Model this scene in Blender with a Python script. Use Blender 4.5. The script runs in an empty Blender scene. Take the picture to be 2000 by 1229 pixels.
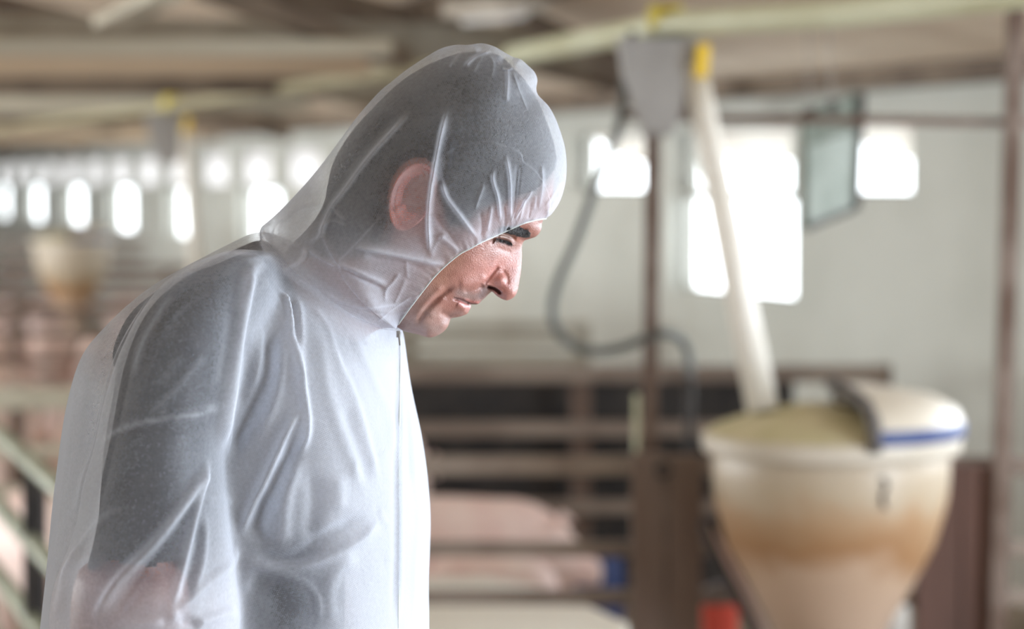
import bpy, bmesh, math, random
import numpy as np
from mathutils import Vector, Matrix
R = math.radians
rng = random.Random(7)
SC = bpy.context.scene
COL = SC.collection

# ------------------------------------------------------------------ camera, sky, light, exposure
CAMZ, PITCH, F = 1.55, R(3.19), 85.0 / 36.0 * 2000.0
cam_d = bpy.data.cameras.new('camera'); cam_d.lens = 85; cam_d.sensor_width = 36
cam = bpy.data.objects.new('camera', cam_d); COL.objects.link(cam)
cam.location = (0, 0, CAMZ); cam.rotation_euler = (math.pi / 2 - PITCH, 0, 0)
cam_d.clip_start = 0.05; cam_d.clip_end = 200
cam_d.dof.use_dof = True; cam_d.dof.focus_distance = 2.13; cam_d.dof.aperture_fstop = 3.7
SC.camera = cam
SC.view_settings.view_transform = 'Standard'; SC.view_settings.look = 'None'
SC.view_settings.gamma = 1; SC.view_settings.exposure = -0.08; SC.view_settings.use_curve_mapping = False
SC.cycles.max_bounces = 12; SC.cycles.transparent_max_bounces = 16; SC.cycles.diffuse_bounces = 6
SC.cycles.transmission_bounces = 8; SC.cycles.sample_clamp_indirect = 12.0; SC.cycles.use_denoising = True
world = bpy.data.worlds.new('overcast_sky'); SC.world = world; world.use_nodes = True
bg = world.node_tree.nodes['Background']
bg.inputs[0].default_value = (0.90, 0.96, 1.0, 1); bg.inputs[1].default_value = 5.5
def area_light(name, loc, target, sx, sy, power, color=(1, 1, 1)):
    l = bpy.data.lights.new(name, 'AREA'); l.shape = 'RECTANGLE'; l.size = sx; l.size_y = sy
    l.energy = power; l.color = color
    o = bpy.data.objects.new(name, l); COL.objects.link(o); o.location = loc
    o.rotation_euler = (Vector(target) - Vector(loc)).to_track_quat('-Z', 'Y').to_euler()
    return o

def barn_pt(s, n, z): return Vector((-0.338 * s + 0.941 * n, 0.941 * s + 0.338 * n, z))
# daylight entering through the barn door on the right and the open side on the left
area_light('door_daylight', barn_pt(.9, 4.62, 1.05), barn_pt(.9, 0, 1.05), 4.4, 1.75, 300, (.79, .885, 1))
area_light('window_daylight', barn_pt(5.3, 4.62, 1.35), barn_pt(1.8, .2, 1.5), 1.9, .75, 42, (.80, .89, 1))  # lamp added at an unseen opening to rim-light the face
area_light('rear_daylight', barn_pt(-4.5, -2.0, 1.7), barn_pt(8, -1, 1.3), 5.0, 1.8, 70, (1, .98, .95))  # added fill from behind the camera; the rear wall has no opening

area_light('left_daylight', barn_pt(15, -6.1, 1.2), barn_pt(15, 4.7, 2.3), 15.0, 1.1, 1150, (.95, .985, 1))

# ------------------------------------------------------------------ picture <-> place
SP, CP = math.sin(PITCH), math.cos(PITCH)
def at(px, py, Y):
    """point of the place seen at photo pixel (px, py) at ground distance Y"""
    a = (px - 1000.0) / F; b = -(py - 614.5) / F
    dy = CP + b * SP; dz = -SP + b * CP
    k = Y / dy
    return Vector((a * k, Y, CAMZ + dz * k))
def proj(P):
    """photo pixels of an (n,3) array of points"""
    P = np.asarray(P, float); x = P[:, 0]; y = P[:, 1]; z = P[:, 2] - CAMZ
    dep = y * CP - z * SP; up = y * SP + z * CP
    return np.stack([1000 + F * x / dep, 614.5 - F * up / dep], 1)
DV = Vector((-0.338, 0.941, 0)); NV = Vector((0.941, 0.338, 0)); WALL_N = 4.70   # barn axes: along / across
def barn(s, n, z): return DV * s + NV * n + Vector((0, 0, z))
def s_of(Y, n): return (Y - 0.338 * n) / 0.941
BARN_ROT = Matrix(((NV.x, DV.x, 0), (NV.y, DV.y, 0), (0, 0, 1)))   # local x = across, y = along

# ------------------------------------------------------------------ materials
def nt(m): return m.node_tree.nodes, m.node_tree.links
def material(name, col, rough=0.6, col2=None, scale=6.0, bump=0.0, bscale=40.0, metal=0.0, spec=0.4, stretch=(1, 1, 1), lo=0.4, hi=0.65, col3=None, scale3=1.3, lo3=0.5, hi3=0.7):
    m = bpy.data.materials.new(name); m.use_nodes = True
    N, L = nt(m); b = N['Principled BSDF']
    b.inputs['Base Color'].default_value = (*col, 1); b.inputs['Roughness'].default_value = rough
    b.inputs['Metallic'].default_value = metal; b.inputs['Specular IOR Level'].default_value = spec
    tc = N.new('ShaderNodeTexCoord'); mp = N.new('ShaderNodeMapping'); mp.inputs['Scale'].default_value = stretch
    L.new(tc.outputs['Object'], mp.inputs[0])
    def noise(sc, det=6):
        n = N.new('ShaderNodeTexNoise'); n.inputs['Scale'].default_value = sc; n.inputs['Detail'].default_value = det
        L.new(mp.outputs[0], n.inputs['Vector']); return n
    def ramp(src, a, c):
        r = N.new('ShaderNodeMapRange'); r.inputs[1].default_value = a; r.inputs[2].default_value = c
        L.new(src, r.inputs[0]); return r.outputs[0]
    last = None
    if col2:
        mx = N.new('ShaderNodeMix'); mx.data_type = 'RGBA'
        mx.inputs[6].default_value = (*col, 1); mx.inputs[7].default_value = (*col2, 1)
        L.new(ramp(noise(scale).outputs[0], lo, hi), mx.inputs[0]); last = mx.outputs[2]
    if col3:
        mx = N.new('ShaderNodeMix'); mx.data_type = 'RGBA'
        if last: L.new(last, mx.inputs[6])
        else: mx.inputs[6].default_value = (*col, 1)
        mx.inputs[7].default_value = (*col3, 1)
        L.new(ramp(noise(scale3, 4).outputs[0], lo3, hi3), mx.inputs[0]); last = mx.outputs[2]
    if last: L.new(last, b.inputs['Base Color'])
    if bump:
        bp = N.new('ShaderNodeBump'); bp.inputs['Strength'].default_value = bump; bp.inputs['Distance'].default_value = 0.01
        L.new(noise(bscale).outputs[0], bp.inputs['Height']); L.new(bp.outputs[0], b.inputs['Normal'])
    return m
M = {}
M['plaster'] = material('limewashed_wall', (.54, .55, .51), .9, (.46, .47, .43), 1.2, .3, 30, col3=(.40, .38, .33), scale3=.7, lo3=.55, hi3=.8)
M['roof'] = material('roof_board', (.80, .69, .56), .9, (.56, .45, .35), 1.0, .3, 25, stretch=(1, 1, 1))
M['beam'] = material('dark_timber', (.21, .165, .125), .85, (.12, .09, .07), 5, .4, 30)
M['greybeam'] = material('grey_timber', (.40, .37, .31), .85, (.28, .25, .20), 4, .4, 30)
M['floor'] = material('concrete_floor', (.42, .36, .30), .8, (.22, .18, .145), 1.5, .4, 20)
M['rust'] = material('rusty_steel', (.13, .085, .065), .6, (.22, .17, .145), 9, .3, 60, metal=.2)
M['paintrail'] = material('weathered_rail', (.33, .275, .235), .6, (.20, .155, .13), 5, .3, 40, metal=.1)
M['greenrail'] = material('pale_green_rail', (.36, .40, .31), .45, (.24, .26, .19), 7, .2, 40, metal=.1)
M['darkpost'] = material('dark_steel', (.03, .028, .03), .5, (.06, .053, .05), 8)  # near-black so the board in the middle pen reads as deep shade
M['plank'] = material('brown_plank', (.17, .12, .095), .8, (.24, .19, .165), 4, .4, 40, stretch=(1, 1, .25))
M['maroon'] = material('red_brown_plank', (.15, .085, .07), .8, (.10, .06, .05), 4, .4, 40, stretch=(1, 1, .3))
M['oldpipe'] = material('dusty_olive_pipe', (.30, .27, .17), .7)  # darker copy of the pipe colour, for the dimness of its far stretch
M['cream'] = material('cream_plastic', (.64, .59, .51), .4, (.54, .49, .41), 4)
M['tubecream'] = material('pale_plastic_tube', (.78, .75, .69), .35, (.68, .65, .58), 4)
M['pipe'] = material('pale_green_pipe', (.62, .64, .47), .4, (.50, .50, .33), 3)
M['yellow'] = material('yellow_plastic', (.85, .58, .05), .4)
M['clamp'] = material('dull_yellow', (.60, .50, .08), .5)
M['grey'] = material('grey_sheet', (.36, .35, .34), .5, (.26, .25, .24), 5, metal=.2)
M['hose'] = material('grey_hose', (.10, .11, .108), .5)
M['blue'] = material('blue_plastic', (.03, .055, .18), .45)
M['red'] = material('red_plastic', (.85, .13, .09), .4)
M['white'] = material('white_plastic', (.93, .94, .94), .35)
M['board'] = material('pale_board', (.70, .70, .60), .6, (.58, .57, .47), 3)
M['slab'] = material('white_slab', (.94, .95, .91), .5, (.88, .88, .82), 3)
M['pig'] = material('pig_skin', (.92, .75, .70), .5, (.84, .62, .58), 5, .2, 60, col3=(.93, .85, .81), scale3=3)
M['seal'] = material('grey_seal', (.10, .09, .085), .6)
M['rubber'] = material('dark_rubber', (.05, .045, .045), .6)
M['dust'] = material('dusty_feed_cover', (.60, .54, .36), .8, (.48, .44, .26), 7, .3, 60)
M['holder'] = material('grey_green_holder', (.12, .14, .115), .85, (.17, .19, .16), 5)
M['paper'] = material('dull_paper', (.30, .33, .30), .9, (.24, .27, .24), 8)
M['frame'] = material('dark_window_frame', (.20, .18, .16), .7, (.13, .115, .1), 6)
M['flap'] = material('window_flap', (.62, .58, .52), .6, (.45, .38, .32), 3)

def sheet_mat():
    m = bpy.data.materials.new('dull_plastic_sheet'); m.use_nodes = True; N, L = nt(m); N.remove(N['Principled BSDF'])
    a = N.new('ShaderNodeBsdfTranslucent'); a.inputs[0].default_value = (.75, .72, .72, 1); d = N.new('ShaderNodeBsdfDiffuse'); d.inputs[0].default_value = (.4, .38, .36, 1); x = N.new('ShaderNodeMixShader'); x.inputs[0].default_value = .35
    L.new(a.outputs[0], x.inputs[1]); L.new(d.outputs[0], x.inputs[2]); L.new(x.outputs[0], N['Material Output'].inputs[0]); return m
M['sheet'] = sheet_mat()
# ------------------------------------------------------------------ mesh helpers
class MB:
    def __init__(s): s.v = []; s.f = []
    def add(s, V, Fc):
        o = len(s.v); s.v += [tuple(p) for p in V]; s.f += [tuple(i + o for i in f) for f in Fc]; return s
    def box(s, c, size, rot=None, taper=1.0):
        hx, hy, hz = size[0] / 2, size[1] / 2, size[2] / 2
        V = [Vector((x * hx * (taper if z < 0 else 1), y * hy * (taper if z < 0 else 1), z * hz)) for z in (-1, 1) for x, y in ((-1, -1), (1, -1), (1, 1), (-1, 1))]
        if rot is not None: V = [rot @ p for p in V]
        V = [p + Vector(c) for p in V]
        return s.add(V, [(3, 2, 1, 0), (4, 5, 6, 7), (0, 1, 5, 4), (1, 2, 6, 5), (2, 3, 7, 6), (3, 0, 4, 7)])
    def bar(s, a, b, w, h, up=(0, 0, 1)):
        a, b = Vector(a), Vector(b); d = (b - a).normalized()
        x = d.cross(Vector(up)).normalized(); y = x.cross(d)
        V = [p + x * (w / 2 * i) + y * (h / 2 * j) for p in (a, b) for i, j in ((-1, -1), (1, -1), (1, 1), (-1, 1))]
        return s.add(V, [(3, 2, 1, 0), (4, 5, 6, 7), (0, 1, 5, 4), (1, 2, 6, 5), (2, 3, 7, 6), (3, 0, 4, 7)])
    def tube(s, pts, rad, n=12, cap=True, flat=None):
        pts = [Vector(p) for p in pts]; rs = rad if hasattr(rad, '__len__') else [rad] * len(pts)
        V = []; Fc = []; t = (pts[1] - pts[0]).normalized()
        x = t.cross(Vector((0, 0, 1)));  x = Vector((1, 0, 0)) if x.length < 1e-3 else x.normalized()
        for i, p in enumerate(pts):
            t = (pts[min(i + 1, len(pts) - 1)] - pts[max(i - 1, 0)]).normalized()
            x = (x - t * x.dot(t)).normalized(); y = t.cross(x)
            for k in range(n):
                a = 2 * math.pi * k / n
                V.append(p + x * (math.cos(a) * rs[i]) + y * (math.sin(a) * rs[i]))
        for i in range(len(pts) - 1):
            for k in range(n):
                k2 = (k + 1) % n; Fc.append((i * n + k, i * n + k2, (i + 1) * n + k2, (i + 1) * n + k))
        if cap: Fc += [tuple(range(n - 1, -1, -1)), tuple((len(pts) - 1) * n + k for k in range(n))]
        return s.add(V, Fc)
    def lathe(s, prof, c=(0, 0, 0), n=48, a0=0.0, a1=2 * math.pi, rot=None):
        full = abs(a1 - a0 - 2 * math.pi) < 1e-6; m = n if full else n + 1
        V = []; Fc = []
        for r, z in prof:
            for k in range(m):
                a = a0 + (a1 - a0) * k / n; p = Vector((r * math.cos(a), r * math.sin(a), z))
                V.append((rot @ p if rot is not None else p) + Vector(c))
        for i in range(len(prof) - 1):
            for k in range(n):
                k2 = (k + 1) % m; Fc.append((i * m + k, i * m + k2, (i + 1) * m + k2, (i + 1) * m + k))
        return s.add(V, Fc)
    def build(s, name, mat, parent=None, smooth=False, bevel=0.0):
        me = bpy.data.meshes.new(name); me.from_pydata([tuple(v) for v in s.v], [], s.f); me.update()
        o = bpy.data.objects.new(name, me); COL.objects.link(o)
        if mat: me.materials.append(mat)
        if smooth: me.polygons.foreach_set('use_smooth', [True] * len(me.polygons))
        if parent:
            o.parent = parent; o.matrix_parent_inverse = Matrix.Translation(-parent.location)
        if bevel:
            bv = o.modifiers.new('soft_edge', 'BEVEL'); bv.width = bevel; bv.segments = 2; bv.limit_method = 'ANGLE'
        return o
def tag(o, label, cat, group=None):
    o['label'] = label; o['category'] = cat
    if group: o['group'] = group
    return o
def thing(name, loc, label, cat, group=None):
    o = bpy.data.objects.new(name, None); COL.objects.link(o); o.location = loc; o.empty_display_size = .1
    return tag(o, label, cat, group)
def structure(o): o['kind'] = 'structure'; return o
def smooth_path(pts, n=10):
    pts = [np.array(p, float) for p in pts]; out = []
    P = [2 * pts[0] - pts[1]] + pts + [2 * pts[-1] - pts[-2]]
    for i in range(1, len(P) - 2):
        for k in range(n):
            t = k / n
            out.append(.5 * ((2 * P[i]) + (-P[i - 1] + P[i + 1]) * t + (2 * P[i - 1] - 5 * P[i] + 4 * P[i + 1] - P[i + 2]) * t * t + (-P[i - 1] + 3 * P[i] - 3 * P[i + 1] + P[i + 2]) * t ** 3))
    out.append(pts[-1]); return out

# ------------------------------------------------------------------ the barn shell
S0, S1, EAVE = -7.0, 42.0, 1.95
lower_c = [11.0 + 2.83 * k for k in range(10) if k not in (1, 2)]
openings = []   # (s0, s1, z0, z1)
for Yc in lower_c:
    sc_ = s_of(Yc, WALL_N); openings.append((sc_ - .545, sc_ + .80, 1.02, 1.47))
uppers = [(9.53, 10.30), (10.52, 11.72), (11.95, 13.0)]
y_ = 13.6
while y_ < 38: uppers.append((y_, y_ + 1.0)); y_ += 1.415
up_open = [(s_of(a, WALL_N), s_of(b, WALL_N), 1.49, 1.79) for a, b in uppers]
door_and_rim_open = [(-1.3, 3.2, 0.0, 1.95), (4.3, 6.3, .95, 1.75)]       # barn door on the right and an added rim-light opening, beyond the frame
def wall_with_holes(name, holes, s0, s1, z0, z1, n, th, mat):
    S = sorted(set([s0, s1] + [h[0] for h in holes] + [h[1] for h in holes])); Z = sorted(set([z0, z1] + [h[2] for h in holes] + [h[3] for h in holes]))
    solid = np.ones((len(S) - 1, len(Z) - 1), bool)
    for i in range(len(S) - 1):
        for j in range(len(Z) - 1):
            cs, cz = (S[i] + S[i + 1]) / 2, (Z[j] + Z[j + 1]) / 2
            if any(h[0] < cs < h[1] and h[2] < cz < h[3] for h in holes): solid[i, j] = False
    V = []; Fc = []; idx = {}
    def vid(i, j, k):
        if (i, j, k) not in idx: idx[(i, j, k)] = len(V); V.append(barn(S[i], n + k * th, Z[j]))
        return idx[(i, j, k)]
    def sol(i, j): return 0 <= i < len(S) - 1 and 0 <= j < len(Z) - 1 and solid[i, j]
    for i in range(len(S) - 1):
        for j in range(len(Z) - 1):
            if not solid[i, j]: continue
            Fc.append((vid(i, j, 0), vid(i + 1, j, 0), vid(i + 1, j + 1, 0), vid(i, j + 1, 0)))
            Fc.append((vid(i, j + 1, 1), vid(i + 1, j + 1, 1), vid(i + 1, j, 1), vid(i, j, 1)))
            if not sol(i - 1, j): Fc.append((vid(i, j, 0), vid(i, j + 1, 0), vid(i, j + 1, 1), vid(i, j, 1)))
            if not sol(i + 1, j): Fc.append((vid(i + 1, j, 1), vid(i + 1, j + 1, 1), vid(i + 1, j + 1, 0), vid(i + 1, j, 0)))
            if not sol(i, j - 1): Fc.append((vid(i, j, 1), vid(i + 1, j, 1), vid(i + 1, j, 0), vid(i, j, 0)))
            if not sol(i, j + 1): Fc.append((vid(i, j + 1, 0), vid(i + 1, j + 1, 0), vid(i + 1, j + 1, 1), vid(i, j + 1, 1)))
    mb = MB(); mb.add(V, Fc); return structure(mb.build(name, mat))
wall_with_holes('wall_right', openings + up_open + door_and_rim_open, S0, S1, 0, EAVE, WALL_N, .14, M['plaster'])
left_open = [(s - 1.8, s + 1.8, .75, 1.85) for s in np.arange(12, 40, 4.0)]
NL = -6.2
wall_with_holes('wall_left', left_open, S0, S1, 0, EAVE, NL, -.14, M['plaster'])
mb = MB(); mb.box(barn((S0 + S1) / 2, (WALL_N + NL) / 2, -.06), (WALL_N - NL + .6, S1 - S0, .12), BARN_ROT); structure(mb.build('floor', M['floor']))
RIDGE_N = (WALL_N + NL) / 2; SL = math.tan(R(13)); RZ = EAVE + (WALL_N - RIDGE_N) * SL
def roof_z(n): return EAVE + (min(WALL_N - n, n - NL)) * SL
mb = MB()
for a, b in ((WALL_N + .45, RIDGE_N), (RIDGE_N, NL - .45)):
    za, zb = roof_z(a), roof_z(b); t = .05
    V = [barn(s, n, z + dz) for dz in (0, t) for s in (S0, S1) for n, z in ((a, za), (b, zb))]
    mb.add(V, [(0, 1, 3, 2), (4, 6, 7, 5), (0, 4, 5, 1), (2, 3, 7, 6), (0, 2, 6, 4), (1, 5, 7, 3)])
structure(mb.build('ceiling', M['roof']))
for nm, s in (('wall_far', S1), ('wall_rear', S0)):
    V = [barn(s + k * .14, n, z) for k in (0, 1) for n, z in ((NL, 0), (WALL_N, 0), (WALL_N, EAVE), (RIDGE_N, RZ), (NL, EAVE))]
    mb = MB(); mb.add(V, [(0, 1, 2, 3, 4), (9, 8, 7, 6, 5)] + [(i, i + 5, (i + 1) % 5 + 5, (i + 1) % 5) for i in range(5)])
    structure(mb.build(nm, M['plaster']))
# window frames
for k, (s0, s1, z0, z1) in enumerate(openings + up_open):
    if s0 < 6.0 or s0 > 34: continue
    mb = MB(); t = .025
    for a, b in (((s0, z0), (s1, z0)), ((s0, z1), (s1, z1)), ((s0, z0), (s0, z1)), ((s1, z0), (s1, z1))):
        mb.bar(barn(a[0], WALL_N + .07, a[1]), barn(b[0], WALL_N + .07, b[1]), t, t, up=NV)
    w = structure(mb.build('window_%d' % (k + 1), M['frame']))
    if k >= len(openings):           # hinged flap pushed outward under the eave
        mb = MB(); L_ = .24
        a = barn(s0 + .05, WALL_N + .1, z1 - .01); b = barn(s1 - .05, WALL_N + .1, z1 - .01)
        dr = NV * (.8 * L_) + Vector((0, 0, -.6 * L_))
        mb.add([a, b, b + dr, a + dr] + [p + Vector((0, 0, .012)) for p in (a, b, b + dr, a + dr)], [(0, 1, 2, 3), (7, 6, 5, 4), (0, 4, 5, 1), (1, 5, 6, 2), (2, 6, 7, 3), (3, 7, 4, 0)])
        mb.build('window_flap', M['flap'], w)
        if s0 > s_of(13.0, WALL_N):      # translucent sheets added to dim the farther hatches
            mb = MB(); mb.add([barn(s, WALL_N + .06, z) for s, z in ((s0, z0), (s1, z0), (s1, z1), (s0, z1))], [(0, 1, 2, 3)]); mb.build('window_pane', M['sheet'], w)
# roof timbers
mb = MB(); mb.bar(barn(S0, WALL_N - .09, EAVE + .02), barn(S1, WALL_N - .09, EAVE + .02), .15, .12); structure(mb.build('trim_1', M['beam']))
k = 2
for n in (3.1, 1.3, -.75, -2.6, -4.5):
    mb = MB(); z = roof_z(n) - .06; mb.bar(barn(S0, n, z), barn(S1, n, z), .09, .10); structure(mb.build('trim_%d' % k, M['beam'])); k += 1
for Yc, z in ((9.0, 2.12), (12.2, 2.09), (15.8, 2.08), (19.5, 2.08), (24, 2.08), (29, 2.08), (34, 2.08)):
    s = s_of(Yc, -.5); mb = MB(); mb.bar(barn(s, NL + .05, z), barn(s, WALL_N - .05, z), .10, .17); structure(mb.build('trim_%d' % k, M['greybeam'])); k += 1
    mb = MB()
    for a, b in ((WALL_N - .3, RIDGE_N), (NL + .3, RIDGE_N)):
        mb.bar(barn(s, a, roof_z(a) - .13), barn(s, b, roof_z(b) - .13), .08, .13)
    structure(mb.build('trim_%d' % k, M['beam'])); k += 1

M['tan'] = material('tan_board', (.58, .46, .33), .8, (.46, .36, .26), 4, stretch=(.2, 1, 1)); M['pale'] = material('weathered_board', (.58, .55, .45), .8, (.46, .43, .35), 4, stretch=(.2, 1, 1))
for x1, yc, Y, h, m_ in ((765, 93, 8.3, .055, 'pale'), (720, 128, 9.0, .075, 'tan'), (640, 168, 10.6, .075, 'beam'), (600, 204, 13.6, .07, 'pale'), (520, 232, 17, .09, 'beam'), (470, 262, 21, .12, 'tan')):
    a, c = at(-300, yc, Y), at(x1, yc, Y); c.z = a.z; mb = MB(); mb.bar(a, c, .12, h); structure(mb.build('trim_%d' % k, M[m_], bevel=.004)); k += 1
a, c = at(400, -20, 8.0), at(790, 118, 8.6); mb = MB(); mb.bar(a, c, .10, .06); structure(mb.build('trim_%d' % k, M['beam'], bevel=.004)); k += 1
a, c = at(210, 45, 7.6), at(330, -12, 7.2); mb = MB(); mb.bar(a, c, .10, .035); structure(mb.build('trim_%d' % k, M['pale'], bevel=.004)); k += 1
a, c = at(1010, 30, 9.6), at(1260, 150, 9.9); mb = MB(); mb.bar(a, c, .12, .07); structure(mb.build('trim_%d' % k, M['beam'], bevel=.004)); k += 1

# ------------------------------------------------------------------ feeder line: conveyor pipe, drops, hoppers
def conveyor():
    root = thing('conveyor_pipe', at(1300, 40, 6.3), 'long pale green feed conveyor pipe hung under the roof from the top right corner', 'pipe')
    p = [at(2450, -120, 4.6), at(2000, -12, 5.45), at(1650, 25, 5.85), at(1300, 48, 6.3), at(1215, 66, 6.6), at(1000, 108, 8.0), at(640, 160, 10.0), at(335, 207, 12.2)]
    p += [barn(s, 2.51, 1.93) for s in (s_of(16, 2.51), s_of(24, 2.51), s_of(33, 2.51))]
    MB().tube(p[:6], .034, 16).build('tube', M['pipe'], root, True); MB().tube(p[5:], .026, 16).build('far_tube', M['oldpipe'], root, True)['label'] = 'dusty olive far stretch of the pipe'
    for q in (p[3], p[7]):
        MB().tube([q + Vector((-.035, .015, .018)), q + Vector((.035, -.015, .018))], .036, 16).build('yellow_clamp', M['clamp'], root, True)['label'] = 'yellow plastic clamp ring'
    return p
conv = conveyor()
def drop(q, foot, Y, label, big):
    """outlet box under the conveyor, yellow slide and slanted drop tube"""
    root = thing('drop_tube', q, label, 'pipe')
    top = q + Vector((0, 0, -.037)); mb = MB()
    V = [top + Vector((x * w, y * .07, z)) for z, w in ((0, .105), (-.10, .09), (-.25, .035)) for x, y in ((-1, -1), (1, -1), (1, 1), (-1, 1))]
    Fc = [(0, 1, 2, 3), (11, 10, 9, 8)] + [(i + k, i + (k + 1) % 4, i + 4 + (k + 1) % 4, i + 4 + k) for i in (0, 4) for k in range(4)]
    mb.add([v + Vector((-.02, 0, 0)) for v in V], Fc); mb.build('outlet_box', M['grey'], root, bevel=.004)
    st = q + Vector((.072, -.05, -.12)); a = [st, st.lerp(foot, .45) , foot]
    MB().tube([st + Vector((0, 0, .01))] + [st.lerp(foot, t) for t in (.2, .5, 1)], [.03, .034, .036, .041], 18).build('tube', M['tubecream'], root, True)
    MB().bar(st + Vector((.012, -.045, -.02)), st + Vector((.020, -.04, .065)), .034, .02, up=(0, 1, 0)).build('yellow_slide', M['yellow'], root, bevel=.004)['label'] = 'yellow slide handle'
    return root
HC = at(1622, 872, 6.1)       # hopper rim centre
HC = Vector((HC.x, 6.1, HC.z))
drop(conv[3], at(1490, 800, 6.05), 6.1, 'cream slanted drop tube running down into the large feed hopper', True)
def shift_hopper(p): return p

def hopper(c, label, full=True):
    root = thing('feed_hopper', Vector((c.x, c.y, 0)), label, 'feeder', 'conical plastic feed hoppers')
    z = c.z
    body = [(.292, z - .005), (.3, z - .03), (.300, z - .06), (.296, z - .12), (.288, z - .16), (.264, z - .244), (.236, z - .30), (.213, z - .342), (.147, z - .461), (.085, z - .57), (.05, z - .64), (.045, .14), (.05, .12)]
    m = hopper_mat()
    MB().lathe(body, (c.x, c.y, 0), 64).build('body', m, root, True)
    MB().lathe([(.292, z - .006), (.318, z - .012), (.326, z - .004), (.326, z + .028), (.318, z + .036), (.29, z + .034)], (c.x, c.y, 0), 64).build('rim', M['cream'], root, True)
    MB().lathe([(.32, z + .034), (.285, z + .055), (.20, z + .085), (.10, z + .104), (.001, z + .108)], (c.x, c.y, 0), 64, R(60), R(300)).build('top_cover', M['dust'], root, True)
    lid = MB(); prof = [(.331, z + .02), (.331, z + .072), (.318, z + .10), (.27, z + .128), (.16, z + .15), (.03, z + .158), (.001, z + .158)]
    prof2 = [(r * .95, h - .014) for r, h in prof]
    lid.lathe(prof, (c.x, c.y, 0), 40, R(-78), R(78)); n0 = len(lid.v); lid.lathe(prof2[::-1], (c.x, c.y, 0), 40, R(-78), R(78))
    m_ = 41; K = len(prof)
    for e in (0, 40):
        for i in range(K - 1):
            q = (i * m_ + e, (i + 1) * m_ + e, n0 + (K - 2 - i) * m_ + e, n0 + (K - 1 - i) * m_ + e)
            lid.f.append(q if e == 0 else q[::-1])
    lo = lid.build('lid', M['cream'], root, True)
    bd = MB().lathe([(.334, z + .034), (.336, z + .037), (.336, z + .068), (.334, z + .071)], (c.x, c.y, 0), 40, R(-80), R(-6)).build('blue_band', M['blue'], lo, True)
    bd['label'] = 'blue band round the lid skirt'
    # dark liner strip along the open edge of the lid and its hinge lump
    P = [Vector((c.x, c.y, 0)) + Vector((r * math.cos(R(a)), r * math.sin(R(a)), h)) for a in (-79,) for r, h in prof] + [Vector((c.x, c.y, 0)) + Vector((r * math.cos(R(79)), r * math.sin(R(79)), h)) for r, h in prof[::-1]]
    MB().tube(P, .017, 8).build('edge_seal', M['seal'], lo, True)
    MB().lathe([(.05, .12), (.14, .10), (.22, .06), (.24, .03), (.24, 0.0)], (c.x, c.y, 0), 32).build('feed_pan', M['grey'], root, True)
    if full:      # dark handwritten mark on the side
        a = R(-72); mk = MB()
        def sp(da, zz): return Vector((c.x + .304 * math.cos(a + da), c.y + .304 * math.sin(a + da), zz))
        mk.tube([sp(-.04, z - .05), sp(0, z - .045), sp(.02, z - .065), sp(-.01, z - .085), sp(-.015, z - .095), sp(.005, z - .12)], .0045, 6)
        mk.build('mark', M['rubber'], root)['label'] = 'short dark handwritten mark'
    return root
def hopper_mat():
    if 'hopper' in M: return M['hopper']
    m = bpy.data.materials.new('stained_cream_plastic'); m.use_nodes = True; N, L = nt(m); b = N['Principled BSDF']
    b.inputs['Roughness'].default_value = .42
    tc = N.new('ShaderNodeTexCoord'); sx = N.new('ShaderNodeSeparateXYZ'); L.new(tc.outputs['Object'], sx.inputs[0])
    ns = N.new('ShaderNodeTexNoise'); ns.inputs['Scale'].default_value = 5.5; ns.inputs['Detail'].default_value = 6; L.new(tc.outputs['Object'], ns.inputs[0])
    ad = N.new('ShaderNodeMath'); ad.operation = 'MULTIPLY_ADD'; ad.inputs[1].default_value = .24; L.new(ns.outputs[0], ad.inputs[0]); L.new(sx.outputs[2], ad.inputs[2])
    mr = N.new('ShaderNodeMapRange'); mr.inputs[1].default_value = .45; mr.inputs[2].default_value = 1.0; L.new(ad.outputs[0], mr.inputs[0])
    cr = N.new('ShaderNodeValToRGB'); L.new(mr.outputs[0], cr.inputs[0]); e = cr.color_ramp.elements
    e[0].position = 0; e[0].color = (.46, .34, .26, 1); e[1].position = 1; e[1].color = (.49, .42, .33, 1)
    for p, c_ in ((.40, (.50, .36, .26, 1)), (.55, (.33, .18, .085, 1)), (.70, (.40, .26, .15, 1)), (.82, (.45, .37, .27, 1))):
        q = e.new(p); q.color = c_
    L.new(cr.outputs[0], b.inputs['Base Color']); M['hopper'] = m; return m
hopper(HC, 'large stained cream feed hopper with half lid and blue band')
hopper(Vector((at(462, 612, 12.2).x, 12.2, HC.z)), 'cream feed hopper in the next pen, behind the man in white')
drop(conv[7], Vector((at(462, 612, 12.2).x - .18, 12.15, HC.z + .12)), 12.2, 'pale drop tube with yellow slide under the far end of the conveyor', False)
hopper(Vector((at(140, 475, 19.5).x, 19.5, 1.03)), 'whitish feed hopper far away among the left-hand pens', False)

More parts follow.
